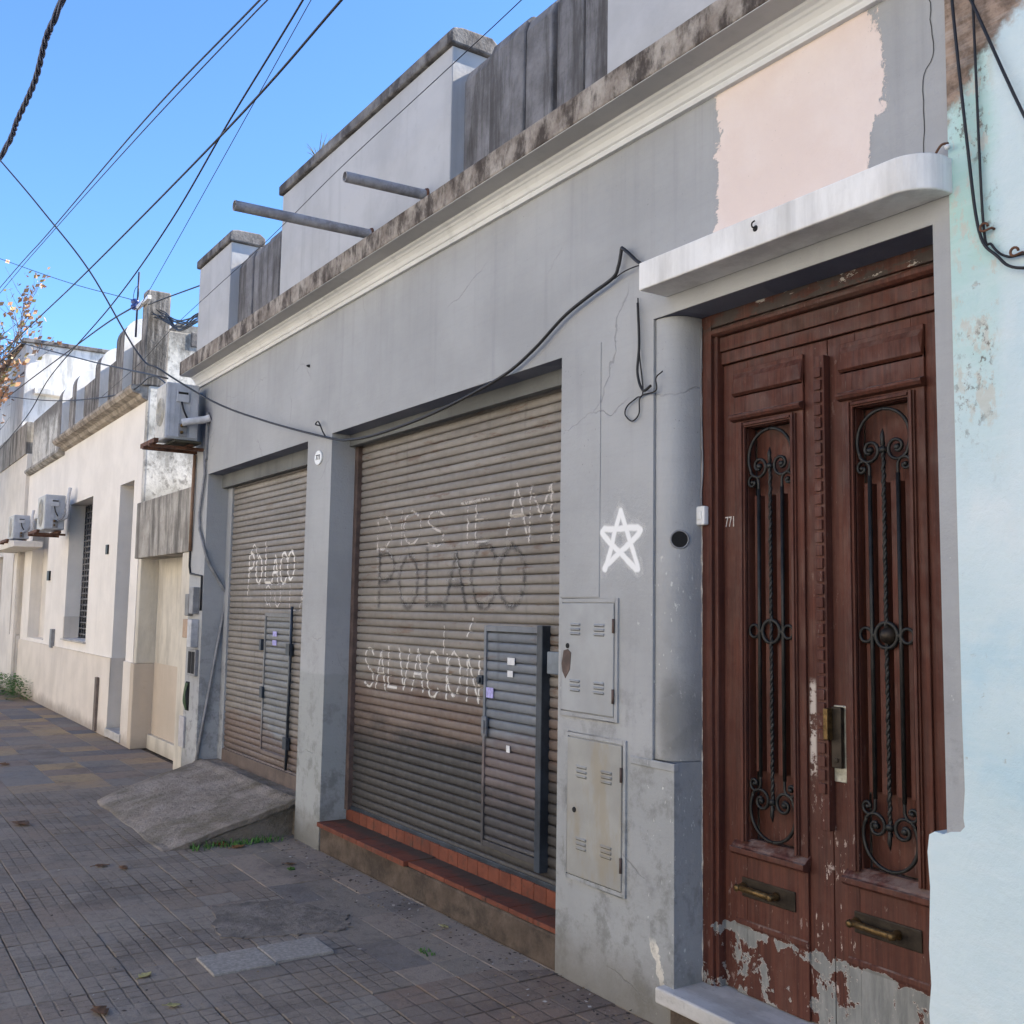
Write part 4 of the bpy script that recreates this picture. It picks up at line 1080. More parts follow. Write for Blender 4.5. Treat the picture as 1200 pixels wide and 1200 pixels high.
# ------------------------------------------------------------------ air conditioners
def aircon(x_end, w, y0, y1, z0, z1, label, hose_dir):
    t = thing('air_conditioner', (x_end, (y0+y1)/2, z0), label, 'air conditioner', 'outdoor air conditioner units on the street fronts')
    h = z1-z0; xe = x_end
    MB().box(xe-w, xe, y0, y1, z0, z1).build('casing', ACM, t, bevel=.012)
    m = MB()
    m.box(xe+.0005, xe+.012, y0+.02, y1-.02, z0+.02, z0+.035)
    for k in range(5): m.box(xe+.0005, xe+.004, y0+.03+k*.045, y0+.036+k*.045, z0+.02, z1-.02)
    m.build('end_ribs', ACM, t)
    MB().box(xe+.001, xe+.022, y0+(y1-y0)*.30, y0+(y1-y0)*.68, z0+h*.66, z0+h*.86).build('valve_cover', ACM, t, bevel=.006)
    MB().box(xe+.0205, xe+.0235, y0+(y1-y0)*.34, y0+(y1-y0)*.64, z0+h*.80, z0+h*.84).build('handle_slot', DARK, t)
    g = MB(); cx = xe-w/2; cz = z0+h*.5; rad = min(w, h)*.40
    for r in [rad*k/6 for k in range(1, 7)]:
        g.tube([(cx+r*math.cos(R(a)), y0-.006, cz+r*math.sin(R(a))) for a in range(0, 361, 20)], .003, 4, False)
    for a in range(0, 360, 30): g.tube([(cx, y0-.006, cz), (cx+rad*math.cos(R(a)), y0-.006, cz+rad*math.sin(R(a)))], .003, 4)
    g.build('fan_guard', ACF, t, weld=False)
    MB().box(xe-w+.01, xe-.01, y0-.003, y0-.0005, z0+.015, z1-.015).build('front_panel', ACF, t)
    m = MB().box(xe+.001, xe+.02, y0+(y1-y0)*.40, y0+(y1-y0)*.66, z0+h*.05, z0+h*.28); m.build('valve_block', PVC, t, bevel=.004)
    MB().lathe((xe+.02, y0+(y1-y0)*.48, z0+h*.24), (1,0,0), [(0,.016),(.03,.016),(.034,.010),(.05,.010)], 10).lathe((xe+.02, y0+(y1-y0)*.48, z0+h*.12), (1,0,0), [(0,.014),(.02,.014),(.03,.010)], 10).build('valve', BRASS if hose_dir else IRON, t)
    MB().tube(spline([(xe+.022, y0+(y1-y0)*.45, z0+h*.66),(xe+.05, y0+(y1-y0)*.50, z0+h*.50),(xe+.04, y0+(y1-y0)*.62, z0+h*.38)]), .009, 8).build('power_lead', BLACKW, t)
    ym = y0+(y1-y0)*.55
    if hose_dir == 1:
        MB().tube(spline([(xe+.06, ym-.03, z0+h*.28),(xe+.09, ym+.05, z0+h*.32),(xe+.11, y1+.02, z0+h*.36),(xe+.13, y1+.07, z0+h*.40)]), .034, 10).build('insulated_hose', FOAM, t)
    else:
        for q in range(3): MB().tube(spline([(xe+.03, ym+.02, z0+h*.25),(xe+.06, y1-.02+.02*q, z0+h*(.40)),(xe+.05+.02*q, y1+.02, z0+h*.9),(xe+.04+.02*q, y1+.04, z0+h*1.22)]), .02, 8).build('insulated_hose', FOAM if q else PVC, t)
    b = MB()
    b.box(xe-w-.12, xe+.04, y0-.10, y0-.06, z0-.052, z0-.012).box(xe-w-.02, xe+.02, y1-.08, y1-.04, z0-.052, z0-.012)
    b.box(xe-.08, xe-.04, y0-.12, .0, z0-.082, z0-.054).box(xe-w+.04, xe-w+.08, y0-.12, .0, z0-.082, z0-.054)
    b.build('support_frame', RUST, t)
    return t
t = aircon(-9.35, .33, -.372, -.075, 3.095, 3.613, 'large grey air conditioner on rusty brackets at the left end of the grey house', 1)
MB().box(-9.30, -9.26, -.02, -.002, 2.92, 3.36).build('wall_bracket', PVC, t, bevel=.003)
MB().box(-9.66, -9.27, -.30, -.06, 3.06, 3.083).build('mounting_board', simple('rotten dark board', (.05,.045,.03), .9), t, bevel=.005)
t = aircon(-15.9, .62, -.30, -.03, 2.65, 3.15, 'beige air conditioner beside the barred window of the cream house', 2)
t = aircon(-18.9, .60, -.30, -.05, 2.66, 3.06, 'distant air conditioner standing on a concrete hood of the far cream house', 2)

# ------------------------------------------------------------------ neighbour on the right
bb = thing('blue_house', (1.5, .1, 0), 'pale blue limewashed house front with peeling mint and brown patches beside the door', 'building')
MB().prism([(-1.925,.0),(5,.0),(5,6.0),(-1.800,6.0),(-1.803,1.3),(-1.800,1.1),(-1.807,1.02),(-1.803,.995),(-1.818,.978),(-1.85,.972),(-1.872,.962),(-1.902,.964),(-1.920,.952),(-1.927,.90),(-1.921,.80),(-1.929,.62),(-1.924,.52),(-1.933,.44),(-1.926,.30),(-1.930,.12)], 'y', -.005, .13).build('wall', BLUEWALL, bb)
MB().box(-1.79, 5, .131, .301, .0, 6.0).build('wall_core', SOFFIT, bb)
MB().box(-1.80, 5, .302, 9, .0, 4.6).build('house_body', SOFFIT, bb)

# ------------------------------------------------------------------ gate between the houses
pg = thing('passage_gate', (-10.8, .1, 0), 'walled up passage gate with black streaked lintel between the cream and grey houses', 'gate')
MB().box(-11.80, -9.665, .0, .26, 2.10, 2.72).build('lintel_band', BAND, pg, bevel=.01)
MB().box(-9.97, -9.665, .012, .26, .0, 2.099).build('jamb', GATEW, pg, bevel=.01)
MB().box(-11.90, -9.972, .30, .42, .95, 2.40).build('back_wall', GATEW, pg)
MB().box(-11.90, -9.972, .296, .42, .16, .949).build('back_plinth', GATEL, pg)
MB().box(-11.90, -9.972, .255, .42, .0, .159).build('gate_step', GATEW, pg, bevel=.008)
MB().box(-12.05, -11.905, .075, .42, .0, .94).build('pillar_base', GATEL, pg, bevel=.012)
MB().box(-12.03, -11.91, .10, .42, .941, 2.72).build('pillar', GATEW, pg, bevel=.01)

# ------------------------------------------------------------------ cream house
ch = thing('cream_house', (-15.5, .15, 0), 'cream painted single storey house with finned parapet, barred window and tall door recess', 'building')
Y0 = .1
xs = [-20.3, -19.5, -17.9, -16.22, -14.66, -13.10, -12.40, -12.052]
zs = [0, .10, 1.0, 1.09, 3.05, 4.0]
def csolid(x, z):
    if -13.10 < x < -12.40 and .10 < z < 3.05: return False
    if -16.22 < x < -14.66 and 1.09 < z < 3.05: return False
    if -19.5 < x < -17.9 and 1.0 < z < 3.05: return False
    return True
MB().wallgrid(xs, zs, Y0, .36, csolid).build('wall', CREAM, ch, weld=False, bevel=.012)
m = MB()
for a, b in ((-20.3,-13.08),(-12.40,-12.055)): m.box(a, b, Y0-.022, Y0-.001, .0, .945)
m.box(-13.105, -13.08, Y0-.022, .34, .0, .945)
m.build('plinth', CREAM2, ch, bevel=.008)
MB().box(-13.10, -12.40, .34, .40, .10, 3.05).build('door', BROWN, ch)
MB().box(-13.10, -12.35, .06, .34, .02, .115).build('door_sill', MARBLE, ch, bevel=.006)
MB().box(-20.3, -12.052, .401, 8, .0, 4.9).build('house_body', OLDWHITE, ch)
MB().box(-12.051, -11.951, .10, 8, 2.725, 4.78).build('side_wall', OLDWHITE, ch, bevel=.02)
MB().box(-11.965, -11.935, .55, 4, 4.62, 4.80).build('roof_edge', CAPM, ch, bevel=.012)
MB().box(-19.5, -17.9, .28, .33, 1.0, 3.05).build('blank_panel', CREAM3, ch)
# barred window
wn_ = MB().box(-16.22, -14.66, .345, .38, 1.09, 3.05).build('window', DARK, ch)
m = MB()
for k in range(11):
    x = -16.20 + k*.154; m.tube([(x, .315, 1.10), (x, .315, 3.04)], .012, 5)
z = 1.14
while z < 3.04:
    m.box(-16.21, -14.67, .305, .325, z, z+.02); z += .085
m.build('window_grille', simple('grey iron bars', (.12,.12,.125), .6), wn_)
MB().box(-16.24, -14.64, .06, .34, 1.062, 1.088).build('window_sill', MARBLE, wn_, bevel=.006)
MB().box(-16.222, -16.17, .085, .30, 1.09, 1.40).build('window_jamb', CREAM2, ch, bevel=.006)
m = MB().prism([(Y0,3.93),(Y0-.06,3.95),(Y0-.09,3.99),(Y0-.17,4.01),(Y0-.20,4.05),(Y0-.20,4.085),(Y0,4.12)], 'x', -16.9, -11.97)
m.build('cornice', concrete('stained cream cornice', (.34,.29,.23), (.46,.40,.33), (.12,.10,.08), .75, (6,6,5), 2), ch)
m = MB().prism([(Y0,3.88),(Y0-.05,3.89),(Y0-.10,3.93),(Y0-.10,3.97),(Y0,4.0)], 'x', -20.25, -16.95)
m.build('cornice', BAND, ch)
def fin(x0, x1, zt, y0=.03, dep=.62, r=.26):
    pr = [(y0, 3.99)] + [(y0+r-r*math.cos(R(a)), zt-r+r*math.sin(R(a))) for a in range(0, 91, 10)] + [(y0+dep, zt), (y0+dep, 3.99)]
    mm = MB(); mm.prism(pr, 'x', x0, x1)
    # side and top faces take a white that paints in their sunlight
    o = mm.build('parapet_fin', [FIN, FIN_SUN], ch)
    for p in o.data.polygons:
        if abs(p.normal.x) > .9 or p.normal.z > .5: p.material_index = 1
fin(-13.40, -12.98, 5.15); fin(-14.62, -14.30, 5.05); fin(-16.20, -15.88, 5.06); fin(-17.3, -17.0, 5.05)
MB().box(-12.14, -11.94, .03, .30, 4.09, 5.22).build('parapet_fin', FIN, ch, bevel=.02)
MB().box(-17.0, -12.14, .14, .40, 3.99, 4.78).build('parapet_wall', FIN, ch)
MB().box(-20.3, -17.3, .12, .40, 3.99, 4.90).build('parapet_wall', OLDWHITE, ch)
# wall plates and small details on the cream front
tag(MB().box(-13.66,-13.55,Y0-.02,Y0,2.22,2.34).build('house_number_plate', IRON), 'tiny dark number plate on the cream wall between window and door', 'sign')
tag(MB().box(-17.72,-17.55,Y0-.03,Y0,1.95,2.10).build('junction_box', IRON), 'small dark box on the cream wall below the middle air conditioner', 'junction box')
tag(MB().box(-17.05,-16.90,Y0-.05,Y0-.0,.92,1.20).build('gas_vent', PVC), 'grey metal gas vent box at the top of the cream plinth', 'vent')
tag(MB().box(-13.72,-13.60,Y0-.05,Y0-.022,.02,.68).build('drain_pipe', simple('old brown pipe',(.14,.11,.09),.8)), 'short brown drain pipe at the foot of the cream plinth', 'pipe')
# ------------------------------------------------------------------ far cream house with upper storey
fh = thing('far_house', (-26, .3, 0), 'far cream house with white upper storey and concrete door hoods at the left edge', 'building')
xs = [-34, -25, -23.4, -22.6, -21.2, -20.302]; zs = [0, .1, 1.0, 2.5, 4.3]
MB().wallgrid(xs, zs, .04, .34, lambda x, z: not ((-23.4 < x < -22.6 and .1 < z < 2.5) or (-21.2 < x < -20.302 and 1.0 < z < 2.5))).build('wall', CREAM3, fh, weld=False, bevel=.012)
MB().box(-34, -20.31, .341, 8, .0, 4.3).build('house_body', CREAM3, fh)
MB().box(-20.9, -18.3, -.36, .075, 2.50, 2.60).build('door_hood', CREAM3, fh, bevel=.01)
MB().box(-20.65, -20.31, -.02, .036, .0, 2.49).build('pilaster', CREAM3, fh, bevel=.01)
MB().box(-34, -20.4, .02, .30, 4.301, 4.9).build('parapet', BAND, fh)
MB().box(-34, -21.9, .12, 9, 4.9, 6.72).build('upper_storey', FARW, fh, bevel=.02)
MB().box(-21.899, -21.75, .3, 9, 5.70, 5.82).build('ledge', FARW, fh, bevel=.01)
MB().box(-34, -21.85, .05, 9, 6.722, 6.80).build('roof_coping', CAPM, fh, bevel=.01)

# ------------------------------------------------------------------ utility pole arm (insulator) and wires
t = thing('wire_bracket', (-12.28, .02, 4.95), 'thin rooftop mast with blue insulator and white bracket on the cream house fin', 'antenna mast')
MB().tube([(-12.28,.0,4.72),(-12.27,.0,5.50)], .012, 8).build('mast', BLUEW, t)
MB().lathe((-12.30,-.02,5.05), (0,0,1), [(0,.03),(.02,.05),(.05,.05),(.06,.03),(.08,.05),(.11,.05),(.13,.02)], 12).build('insulator', simple('blue glazed insulator', (.03,.05,.16), .3), t)
MB().box(-12.27,-11.72,-.02,.02,5.04,5.085).build('bracket_arm', ENAMEL, t, bevel=.004)
MB().tube([(-12.28+.13*math.cos(R(a)), -.02, 5.22+.10*math.sin(R(a))) for a in range(-60, 240, 15)], .004, 5).build('wire_loop', BLACKW, t)
def wire(pts, r, label, mat=BLACKW, name='cable', seg=6, group=None):
    return tag(MB().tube(spline(pts, 8), r, seg).build(name, mat), label, 'cable', group)
# thick twisted bundle overhead
t = thing('utility_pole', (-16.5, -2.74, 0), 'tall grey street pole carrying the overhead cables by the kerb', 'utility pole')
MB().lathe((-16.5,-2.74,-.05), (0,0,1), [(0,.16),(.3,.15),(10.2,.09),(10.22,.05)], 14).build('pole_shaft', RAMPC, t)
MB().box(-16.54,-16.46,-3.2,-2.2,9.55,9.65).build('cross_arm', RUST, t)
base = spline([(8,-2.1,5.2),(2,-2.0,4.72),(-2.5,-2.0,4.58),(-5.32,-2.02,4.6),(-5.73,-2.025,4.6),(-6.27,-2.0,4.6),(-6.84,-2.01,4.6),(-7.52,-2.025,4.6),(-10.5,-2.2,4.68),(-16.5,-2.66,5.2)], 30)
m = MB()
for ph in (0, 2.1, 4.2):
    m.tube([p + Vector((0, .0085*math.cos(i*.35+ph), .0085*math.sin(i*.35+ph))) for i, p in enumerate(base)], .0095, 6)
tag(m.build('cable', BLUEW), 'thick twisted blue black cable bundle in the upper left corner of the sky', 'cable')
wire([(-16.5,-2.70,9.7),(-13.0,-1.49,6.78),(-11.9,-1.10,5.83),(-10.9,-.80,4.98),(-9.75,-.55,3.93),(-9.3,-.45,3.70),(-8.35,-.25,3.28),(-7.45,-.12,3.0),(-6.42,-.03,2.742),(-6.09,-.03,2.69),(-5.75,-.03,2.672),(-5.21,-.03,2.683),(-4.74,-.03,2.718),(-4.27,-.03,2.779),(-4.007,-.03,2.857),(-3.766,-.03,2.962),(-3.573,-.03,3.015),(-3.403,-.03,3.053),(-3.365,-.03,3.095),(-3.350,-.03,3.14),(-3.344,-.03,3.166),(-3.336,-.03,3.167),(-3.289,-.03,3.128),(-3.233,-.03,3.078),(-3.12,-.035,3.005)], .0085, 'long black cable drooping from the street across the grey facade to the door canopy')
wire([(-3.40,-.025,3.05),(-3.32,-.03,3.062),(-3.22,-.03,3.06),(-3.12,-.035,3.03)], .003, 'thin wire running from the drooping cable end to the door canopy')
wire([(8,-1.2,4.9),(1,-1.2,4.35),(-3.2,-1.2,4.40),(-4.75,-1.2,4.61),(-7.06,-1.2,4.92),(-11.02,-1.2,5.31),(-14.68,-1.2,5.70),(-30,-1.2,7.2)], .0055, 'upper of two close thin wires crossing the sky at top left')
wire([(8,-1.2,4.85),(1,-1.2,4.32),(-3.2,-1.2,4.37),(-4.80,-1.2,4.575),(-7.15,-1.2,4.86),(-11.02,-1.2,5.27),(-14.68,-1.2,5.62),(-30,-1.2,7.0)], .004, 'lower of two close thin wires crossing the sky at top left')
wire([(8,-1.0,5.1),(1,-1.0,4.5),(-3.2,-1.0,4.4),(-4.21,-1.0,4.4),(-5.87,-1.0,4.43),(-10.0,-1.0,4.67),(-14.17,-1.0,4.97),(-26,-1.0,5.8)], .007, 'straight black wire crossing the sky from upper middle to lower left')
wire([(6,-.8,8.0),(0,-.8,6.2),(-4.0,-.8,5.25),(-5.22,-.8,4.99),(-6.45,-.8,4.79),(-7.82,-.8,4.53),(-9.69,-.8,4.35),(-12.84,-.8,4.25),(-14.63,-.8,4.01),(-19,-.8,3.8)], .0065, 'sagging black wire that swings below the straight one towards the cream house')
wire([(6,-.5,8.6),(0,-.5,6.95),(-5.0,-.5,5.65),(-5.86,-.5,5.43),(-9.64,-.5,4.51),(-11.9,-.1,4.95)], .003, 'faint thin wire leading down to the rooftop mast')
wire([(6,-.25,5.2),(0,-.25,4.7),(-3.4,-.25,4.5),(-4.48,-.25,4.45),(-5.88,-.25,4.40),(-7.26,-.25,4.31),(-9.59,-.25,4.22),(-10.9,-.25,4.11),(-12.7,-.25,4.05)], .0026, 'thin grey wire strung close along the grey parapet')
wire([(-22.4,-.3,6.86),(-13.59,-.3,4.66),(-9.62,-.3,3.70)], .009, 'black cable slanting from the left edge to the top of the grey house air conditioner')
wire([(-24.4,-.05,6.05),(-18.5,-.05,4.98),(-15.05,-.05,4.42),(-12.3,-.05,4.06),(-11.0,-.1,4.0),(-9.75,-.2,3.62)], .008, 'thin cable running level along the cream cornice')
wire([(-12.3,-.0,5.11),(-13.91,-.0,5.26),(-16.46,.0,5.42),(-21.1,.0,5.7),(-26,.0,5.95)], .010, 'dark wire from the rooftop mast down to the left edge')
wire([(-12.3,-.02,5.16),(-14.5,-.5,5.9),(-18,-1.3,7.2)], .005, 'faint wire rising left from the rooftop mast')
wire([(-11.75,.0,4.98),(-11.0,.05,4.9),(-9.7,.15,4.76)], .007, 'short wire between the rooftop mast and the grey parapet end')
# tangled old wires on the roof edge of the gate
m = MB(); rr = random.Random(5)
for k in range(9):
    a = rr.uniform(.05,.35)
    m.tube(spline([(-11.9,.05+a*.5,5.0-rr.uniform(0,.12)),(-11.3,.1,4.78-rr.uniform(0,.1)),(-10.8,.1,4.60-rr.uniform(0,.12)),(-10.2,.1,4.52-rr.uniform(0,.1)),(-9.7,.1,4.42-rr.uniform(-.05,.12))]), .008, 5)
tag(m.build('wire_tangle', BLACKW, None, weld=False), 'tangle of old dark wires hanging between cream fin and grey parapet', 'cable')
# cables on the blue front
wire([(-1.77,-.03,3.75),(-1.76,-.03,3.5),(-1.722,-.03,3.02),(-1.692,-.03,2.74),(-1.64,-.03,2.65),(-1.56,-.03,2.59),(-1.3,-.03,2.56)], .0048, 'black cable down the blue house edge that bends lower to the right')
wire([(-1.70,-.02,3.75),(-1.695,-.02,3.3),(-1.684,-.02,2.76),(-1.66,-.02,2.69),(-1.62,-.02,2.645),(-1.56,-.02,2.635),(-1.3,-.02,2.63)], .004, 'black cable down the blue house that bends upper to the right')
wire([(-1.80,-.03,3.72),(-1.70,-.03,3.47),(-1.55,-.03,3.05),(-1.35,-.03,2.55)], .0048, 'black cable slanting down to the right across the brown patch of the blue house')
for (x, z, lab) in ((-1.675,2.745,'upper rusty clip holding two cables together on the blue house'),(-1.585,2.645,'lower rusty clip holding one bent cable on the blue house')):
    m = MB(); m.tube([(x+.012*math.cos(R(a)), -.032, z+.012*math.sin(R(a))) for a in range(0, 300, 30)] + [(x+.016,-.02,z-.004), (x+.016,.0,z-.004)], .004, 6)
    tag(m.build('cable_clip', RUST), lab, 'clip', 'cable clips on the blue house')
# loose wires beside the canopy
wire([(-3.235,-.03,2.90),(-3.225,-.03,2.72),(-3.235,-.03,2.60),(-3.20,-.03,2.52),(-3.15,-.03,2.53)], .006, 'loose black wire hanging below the left end of the door canopy')
wire([(-3.255,-.012,2.93),(-3.245,-.012,2.7),(-3.22,-.012,2.52),(-3.26,-.012,2.50),(-3.32,-.012,2.475),(-3.335,-.012,2.44),(-3.29,-.012,2.405),(-3.245,-.012,2.43),(-3.235,-.012,2.50),(-3.14,-.012,2.51),(-3.13,-.02,2.56),(-3.10,-.01,2.585)], .0032, 'thin looped wire hanging beside the door jamb')
m = MB().tube(spline([(-2.46,-.15,2.960),(-2.46,-.166,2.960),(-2.457,-.170,2.972),(-2.449,-.164,2.980)]), .0032, 6).lathe((-2.46,-.1505,2.958), (0,-1,0), [(0,.012),(.004,.008)], 10)
tag(m.build('hook', IRON), 'small iron hook on the white canopy edge', 'hook')
m = MB().tube(spline([(-6.66,-.0,2.865),(-6.66,-.04,2.87),(-6.60,-.045,2.88),(-6.53,-.04,2.80),(-6.50,-.035,2.77)]), .005, 6)
tag(m.build('hook', IRON), 'bent wire hook holding the drooping cable above the pillar', 'hook')
# cracks are thin dark strips laid on the render
def crack(pts, w, label):
    m = MB(); stroke(m, pts, w, lambda z: -.0005, .0008, .01, False)
    n = NT('crack gap')
    uv = n.t.nodes.new('ShaderNodeUVMap'); uv.uv_map = 'across'
    o = m.build('wall_crack', simple('dark crack line', (.06,.06,.06), .95), gb, weld=False); return o
def jag(p, q, n=14, a=.012, seed=1):
    r = random.Random(seed); out = []
    for k in range(n+1):
        t = k/n; out.append((p[0]+(q[0]-p[0])*t + (r.uniform(-a, a) if 0 < k < n else 0), p[1]+(q[1]-p[1])*t))
    return out
crack(jag((-1.86,3.60),(-1.845,3.38),8,.006,1) + jag((-1.845,3.38),(-1.885,3.30),5,.005,2)[1:] + jag((-1.885,3.30),(-1.885,3.03),8,.004,3)[1:], .0035, '')
crack([(x, z) for x, z in jag((-3.555,2.70),(-3.545,1.70),24,.006,4)], .0025, '')

# ------------------------------------------------------------------ small things: leaves, weeds, roof plant
LEAF = {'brown': simple('dry brown leaf', (.16,.075,.03), .8, 0, .35, 40), 'orange': simple('orange dry leaf', (.32,.14,.045), .8, 0, .3, 40), 'yellow': simple('pale yellow leaf', (.42,.36,.14), .8, 0, .25, 40)}
def fallen_leaf(x, y, s, kind, label, rz):
    m = MB(); rr = random.Random(int(x*1000)); n = 12
    prof = [(.0,.0),(.12,.22),(.3,.42),(.42,.30),(.55,.40),(.72,.26),(.85,.16),(1.0,.0)]
    c, sn = math.cos(rz), math.sin(rz)
    def P(u, v): 
        zz = .006 + .30*s*(u-.5)**2 + abs(v)*.30*s + rr.uniform(-.002,.002)
        a, b = (u-.5)*s, v*s; return (x + a*c - b*sn, y + a*sn + b*c, zz)
    n0 = 0
    for u, w in prof: m.v += [P(u, -w*.8), P(u, 0), P(u, w*.8)]
    for i in range(len(prof)-1):
        a = i*3; m.face((a, a+3, a+4, a+1), True); m.face((a+1, a+4, a+5, a+2), True)
    m.tube([P(0,0), (x-.75*s*c, y-.75*s*sn, .010)], .0012, 4)
    o = m.build('fallen_leaf', LEAF[kind], None, recalc=False)
    sol = o.modifiers.new('thickness', 'SOLIDIFY'); sol.thickness = .0008
    return tag(o, label, 'leaf', 'fallen leaves on the pavement')
fallen_leaf(-8.24,-1.53,.16,'brown','dry brown leaf on the grey pavement at the left edge, left of the ramp',.5)
fallen_leaf(-6.72,-1.30,.09,'brown','two tone dark leaf on the pavement below the ramp corner',1.5)
fallen_leaf(-6.60,-1.20,.08,'brown','dark leaf beside another on the pavement below the ramp corner',.2)
fallen_leaf(-4.68,-1.55,.075,'yellow','pale yellow leaf on the pavement left of the granite slabs',2.2)
fallen_leaf(-4.36,-1.80,.10,'brown','brown leaf on the pavement at the bottom edge of the photo',.2)
fallen_leaf(-4.28,-1.54,.06,'yellow','small yellowed leaf below the granite slabs',1.1)
fallen_leaf(-6.92,-.50,.14,'orange','larger orange leaf against the low side of the ramp',.4)
fallen_leaf(-6.80,-.42,.11,'orange','smaller orange leaf against the low side of the ramp',1.9)
fallen_leaf(-4.62,-.10,.055,'yellow','small pale scrap of leaf by the foot of the red step',.3)
fallen_leaf(-6.20,-.30,.07,'brown','brown leaf on the slabs near the grey pillar',.9)
fallen_leaf(-8.6,-.28,.09,'yellow','pale leaf lying on top of the concrete ramp',.7)
fallen_leaf(-11.3,-1.25,.14,'brown','dry leaf on the coloured tiles before the cream house',.7)
GRASS = simple('weed green', (.075,.17,.035), .7, 0, .4, 30)
def weeds(cx, cy, lx, ly, n, h, label, broad=False, seed=1):
    m = MB(); rr = random.Random(seed)
    for k in range(n):
        x = cx + rr.uniform(-.5,.5)*lx; y = cy + rr.uniform(-.5,.5)*ly; a = rr.uniform(0, 6.28); hh = h*rr.uniform(.4,1)
        if broad:
            z = rr.uniform(.0, h); s = rr.uniform(.03,.07); d = Vector((math.cos(a), math.sin(a), rr.uniform(-.3,.5))).normalized(); w = d.cross(Vector((0,0,1))).normalized()
            p = Vector((x,y,z)); m.quad(p, p+d*s*.5+w*s*.35, p+d*s, p+d*s*.5-w*s*.35)
        else:
            d = Vector((math.cos(a)*.5, math.sin(a)*.5, 1)).normalized(); w = Vector((-math.sin(a), math.cos(a), 0))*.004
            p = Vector((x,y,0)); q = p+d*hh*.6; e = q + Vector((math.cos(a)*.4, math.sin(a)*.4, .3))*hh*.5
            m.quad(p-w, p+w, q+w*.8, q-w*.8); n0 = len(m.v); m.v += [tuple(q-w*.8), tuple(q+w*.8), tuple(e)]; m.face((n0,n0+1,n0+2))
    return tag(m.build('weed_clump', GRASS, None, weld=False, recalc=False), label, 'weeds', 'weeds along the walls')
weeds(-6.88,-.40,.10,.62,170,.075,'low green weeds along the side of the concrete ramp', seed=1)
weeds(-19.6,-.10,2.4,.38,1500,.34,'bushy green weeds at the foot of the cream house wall', True, 2)
weeds(-22.3,-.10,1.2,.24,300,.30,'dry weeds at the far left foot of the far house', True, 3)
weeds(-4.33,-.36,.10,.05,26,.03,'tiny green weed in a pavement joint below the red step', seed=4)
weeds(-6.10,-.33,.05,.04,60,.02,'tiny tuft of moss weed in a joint before the grey pillar', seed=6)
m = MB(); rr = random.Random(8)
for k in range(22):
    a = rr.uniform(0, 6.28); d = Vector((math.cos(a)*rr.uniform(.3,1), math.sin(a)*.5, rr.uniform(.5,1.2))).normalized(); p = Vector((-6.93, .02, 4.90)); L = rr.uniform(.10,.24)
    m.tube([p, p+d*L*.6, p+d*L+Vector((0,0,-.02))], [.004,.003,.001], 4)
tag(m.build('roof_weed', simple('dry grey green blades', (.16,.17,.11), .8)), 'spiky little plant growing on the coping of the grey parapet', 'plant')

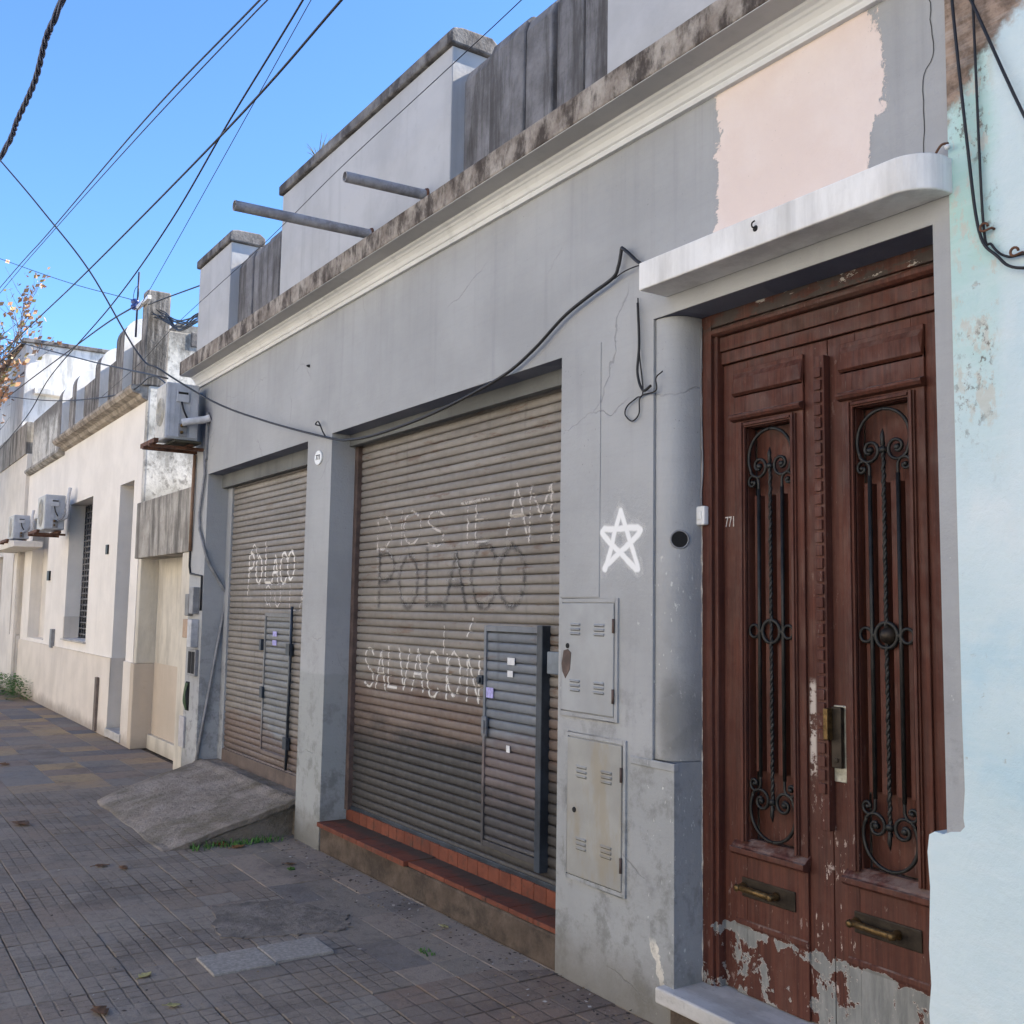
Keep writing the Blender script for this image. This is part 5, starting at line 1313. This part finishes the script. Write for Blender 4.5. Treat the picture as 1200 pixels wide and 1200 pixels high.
# ------------------------------------------------------------------ street tree at the far left
tr = thing('street_tree', (-23.4, -2.0, 0), 'bare branched street tree with orange autumn leaves at the left edge', 'tree')
BARK = concrete('tree bark', (.10,.085,.075), (.18,.16,.15), (.05,.045,.04), .5, (12,12,2), 3, .02)
rr = random.Random(21)
trunk = MB(); crown = MB(); tips = []
trunk.tube(spline([(-23.4,-2.0,0),(-23.42,-1.97,1.6),(-23.35,-1.95,2.8),(-23.3,-1.9,3.7)]), [.20-.09*k/24 for k in range(25)], 10)
def grow(p, d, L, r, lev):
    pts = [p]; q = p.copy(); dd = d.copy()
    for k in range(5):
        dd = (dd + Vector((rr.uniform(-.22,.22), rr.uniform(-.22,.22), rr.uniform(-.10,.20)))).normalized(); q = q + dd*L/5; pts.append(q.copy())
    trunk.tube(pts, [r*(1-.13*k) for k in range(6)], 6 if lev < 2 else 4)
    if lev >= 3: tips.append((pts, dd)); return
    for k in range(4 if lev < 2 else 5):
        i = rr.randint(2, 5); a = rr.uniform(0, 6.28)
        nd = (dd + Vector((math.cos(a), math.sin(a), rr.uniform(-.25,.55)))*rr.uniform(.5,.95)).normalized()
        grow(pts[i], nd, L*rr.uniform(.5,.72), r*.48, lev+1)
for d, L in (((.8,.55,.75),3.2),((.6,.5,1.2),3.4),((-.5,-.3,1),3.0),((.2,-.8,1),2.8),((.9,.5,.25),2.6),((-.7,.6,.9),2.6),((.75,.62,.5),2.7)):
    grow(Vector((-23.3,-1.9,3.6)), Vector(d).normalized(), L*.74, .06, 0)
LM = [(.36,.19,.10),(.33,.21,.12),(.24,.20,.08)]
for pts, d in tips:
    dens = mathutils.noise.noise(pts[-1]*.9)
    for k in range(3 if dens < .05 else 12):
        p = pts[rr.randint(1,5)] + Vector((rr.gauss(0,.07), rr.gauss(0,.07), rr.gauss(0,.07)))
        s = rr.uniform(.035,.08); a = Vector((rr.gauss(0,1), rr.gauss(0,1), rr.gauss(0,1))).normalized(); b = a.orthogonal().normalized()
        c = a.cross(b)
        crown.cur = rr.choice((0,0,0,1,1,2)); crown.quad(p-b*s, p-c*s*.6, p+b*s, p+c*s*.6)
crown.cur = 0
trunk.build('trunk', BARK, tr, weld=False)
crown.build('crown', [simple('autumn leaf %d' % i, c, .7, 0, .3, 20) for i, c in enumerate(LM)], tr, weld=False, recalc=False)

t = MB().lathe((-6.91, -.002, 3.34), (0,-1,0), [(0,.012),(.006,.010),(.02,.006),(.022,.001)], 10).build('nail', IRON); tag(t, 'small dark nail in the grey wall above the narrow shutter', 'nail')
t = thing('wall_bracket', (-1.80, -.01, 3.03), 'small broken rusty wire bracket at the right end of the white canopy', 'bracket')
MB().tube(spline([(-1.85,-.0,3.012),(-1.83,-.03,3.022),(-1.805,-.035,3.045),(-1.79,-.02,3.05)]), .004, 6).build('bracket_rod', RUST, t)
MB().lathe((-1.792,-.022,3.030), (.3,-.6,.5), [(0,.004),(.004,.008),(.012,.009),(.016,.005)], 12).build('bracket_bead', MOULD, t)
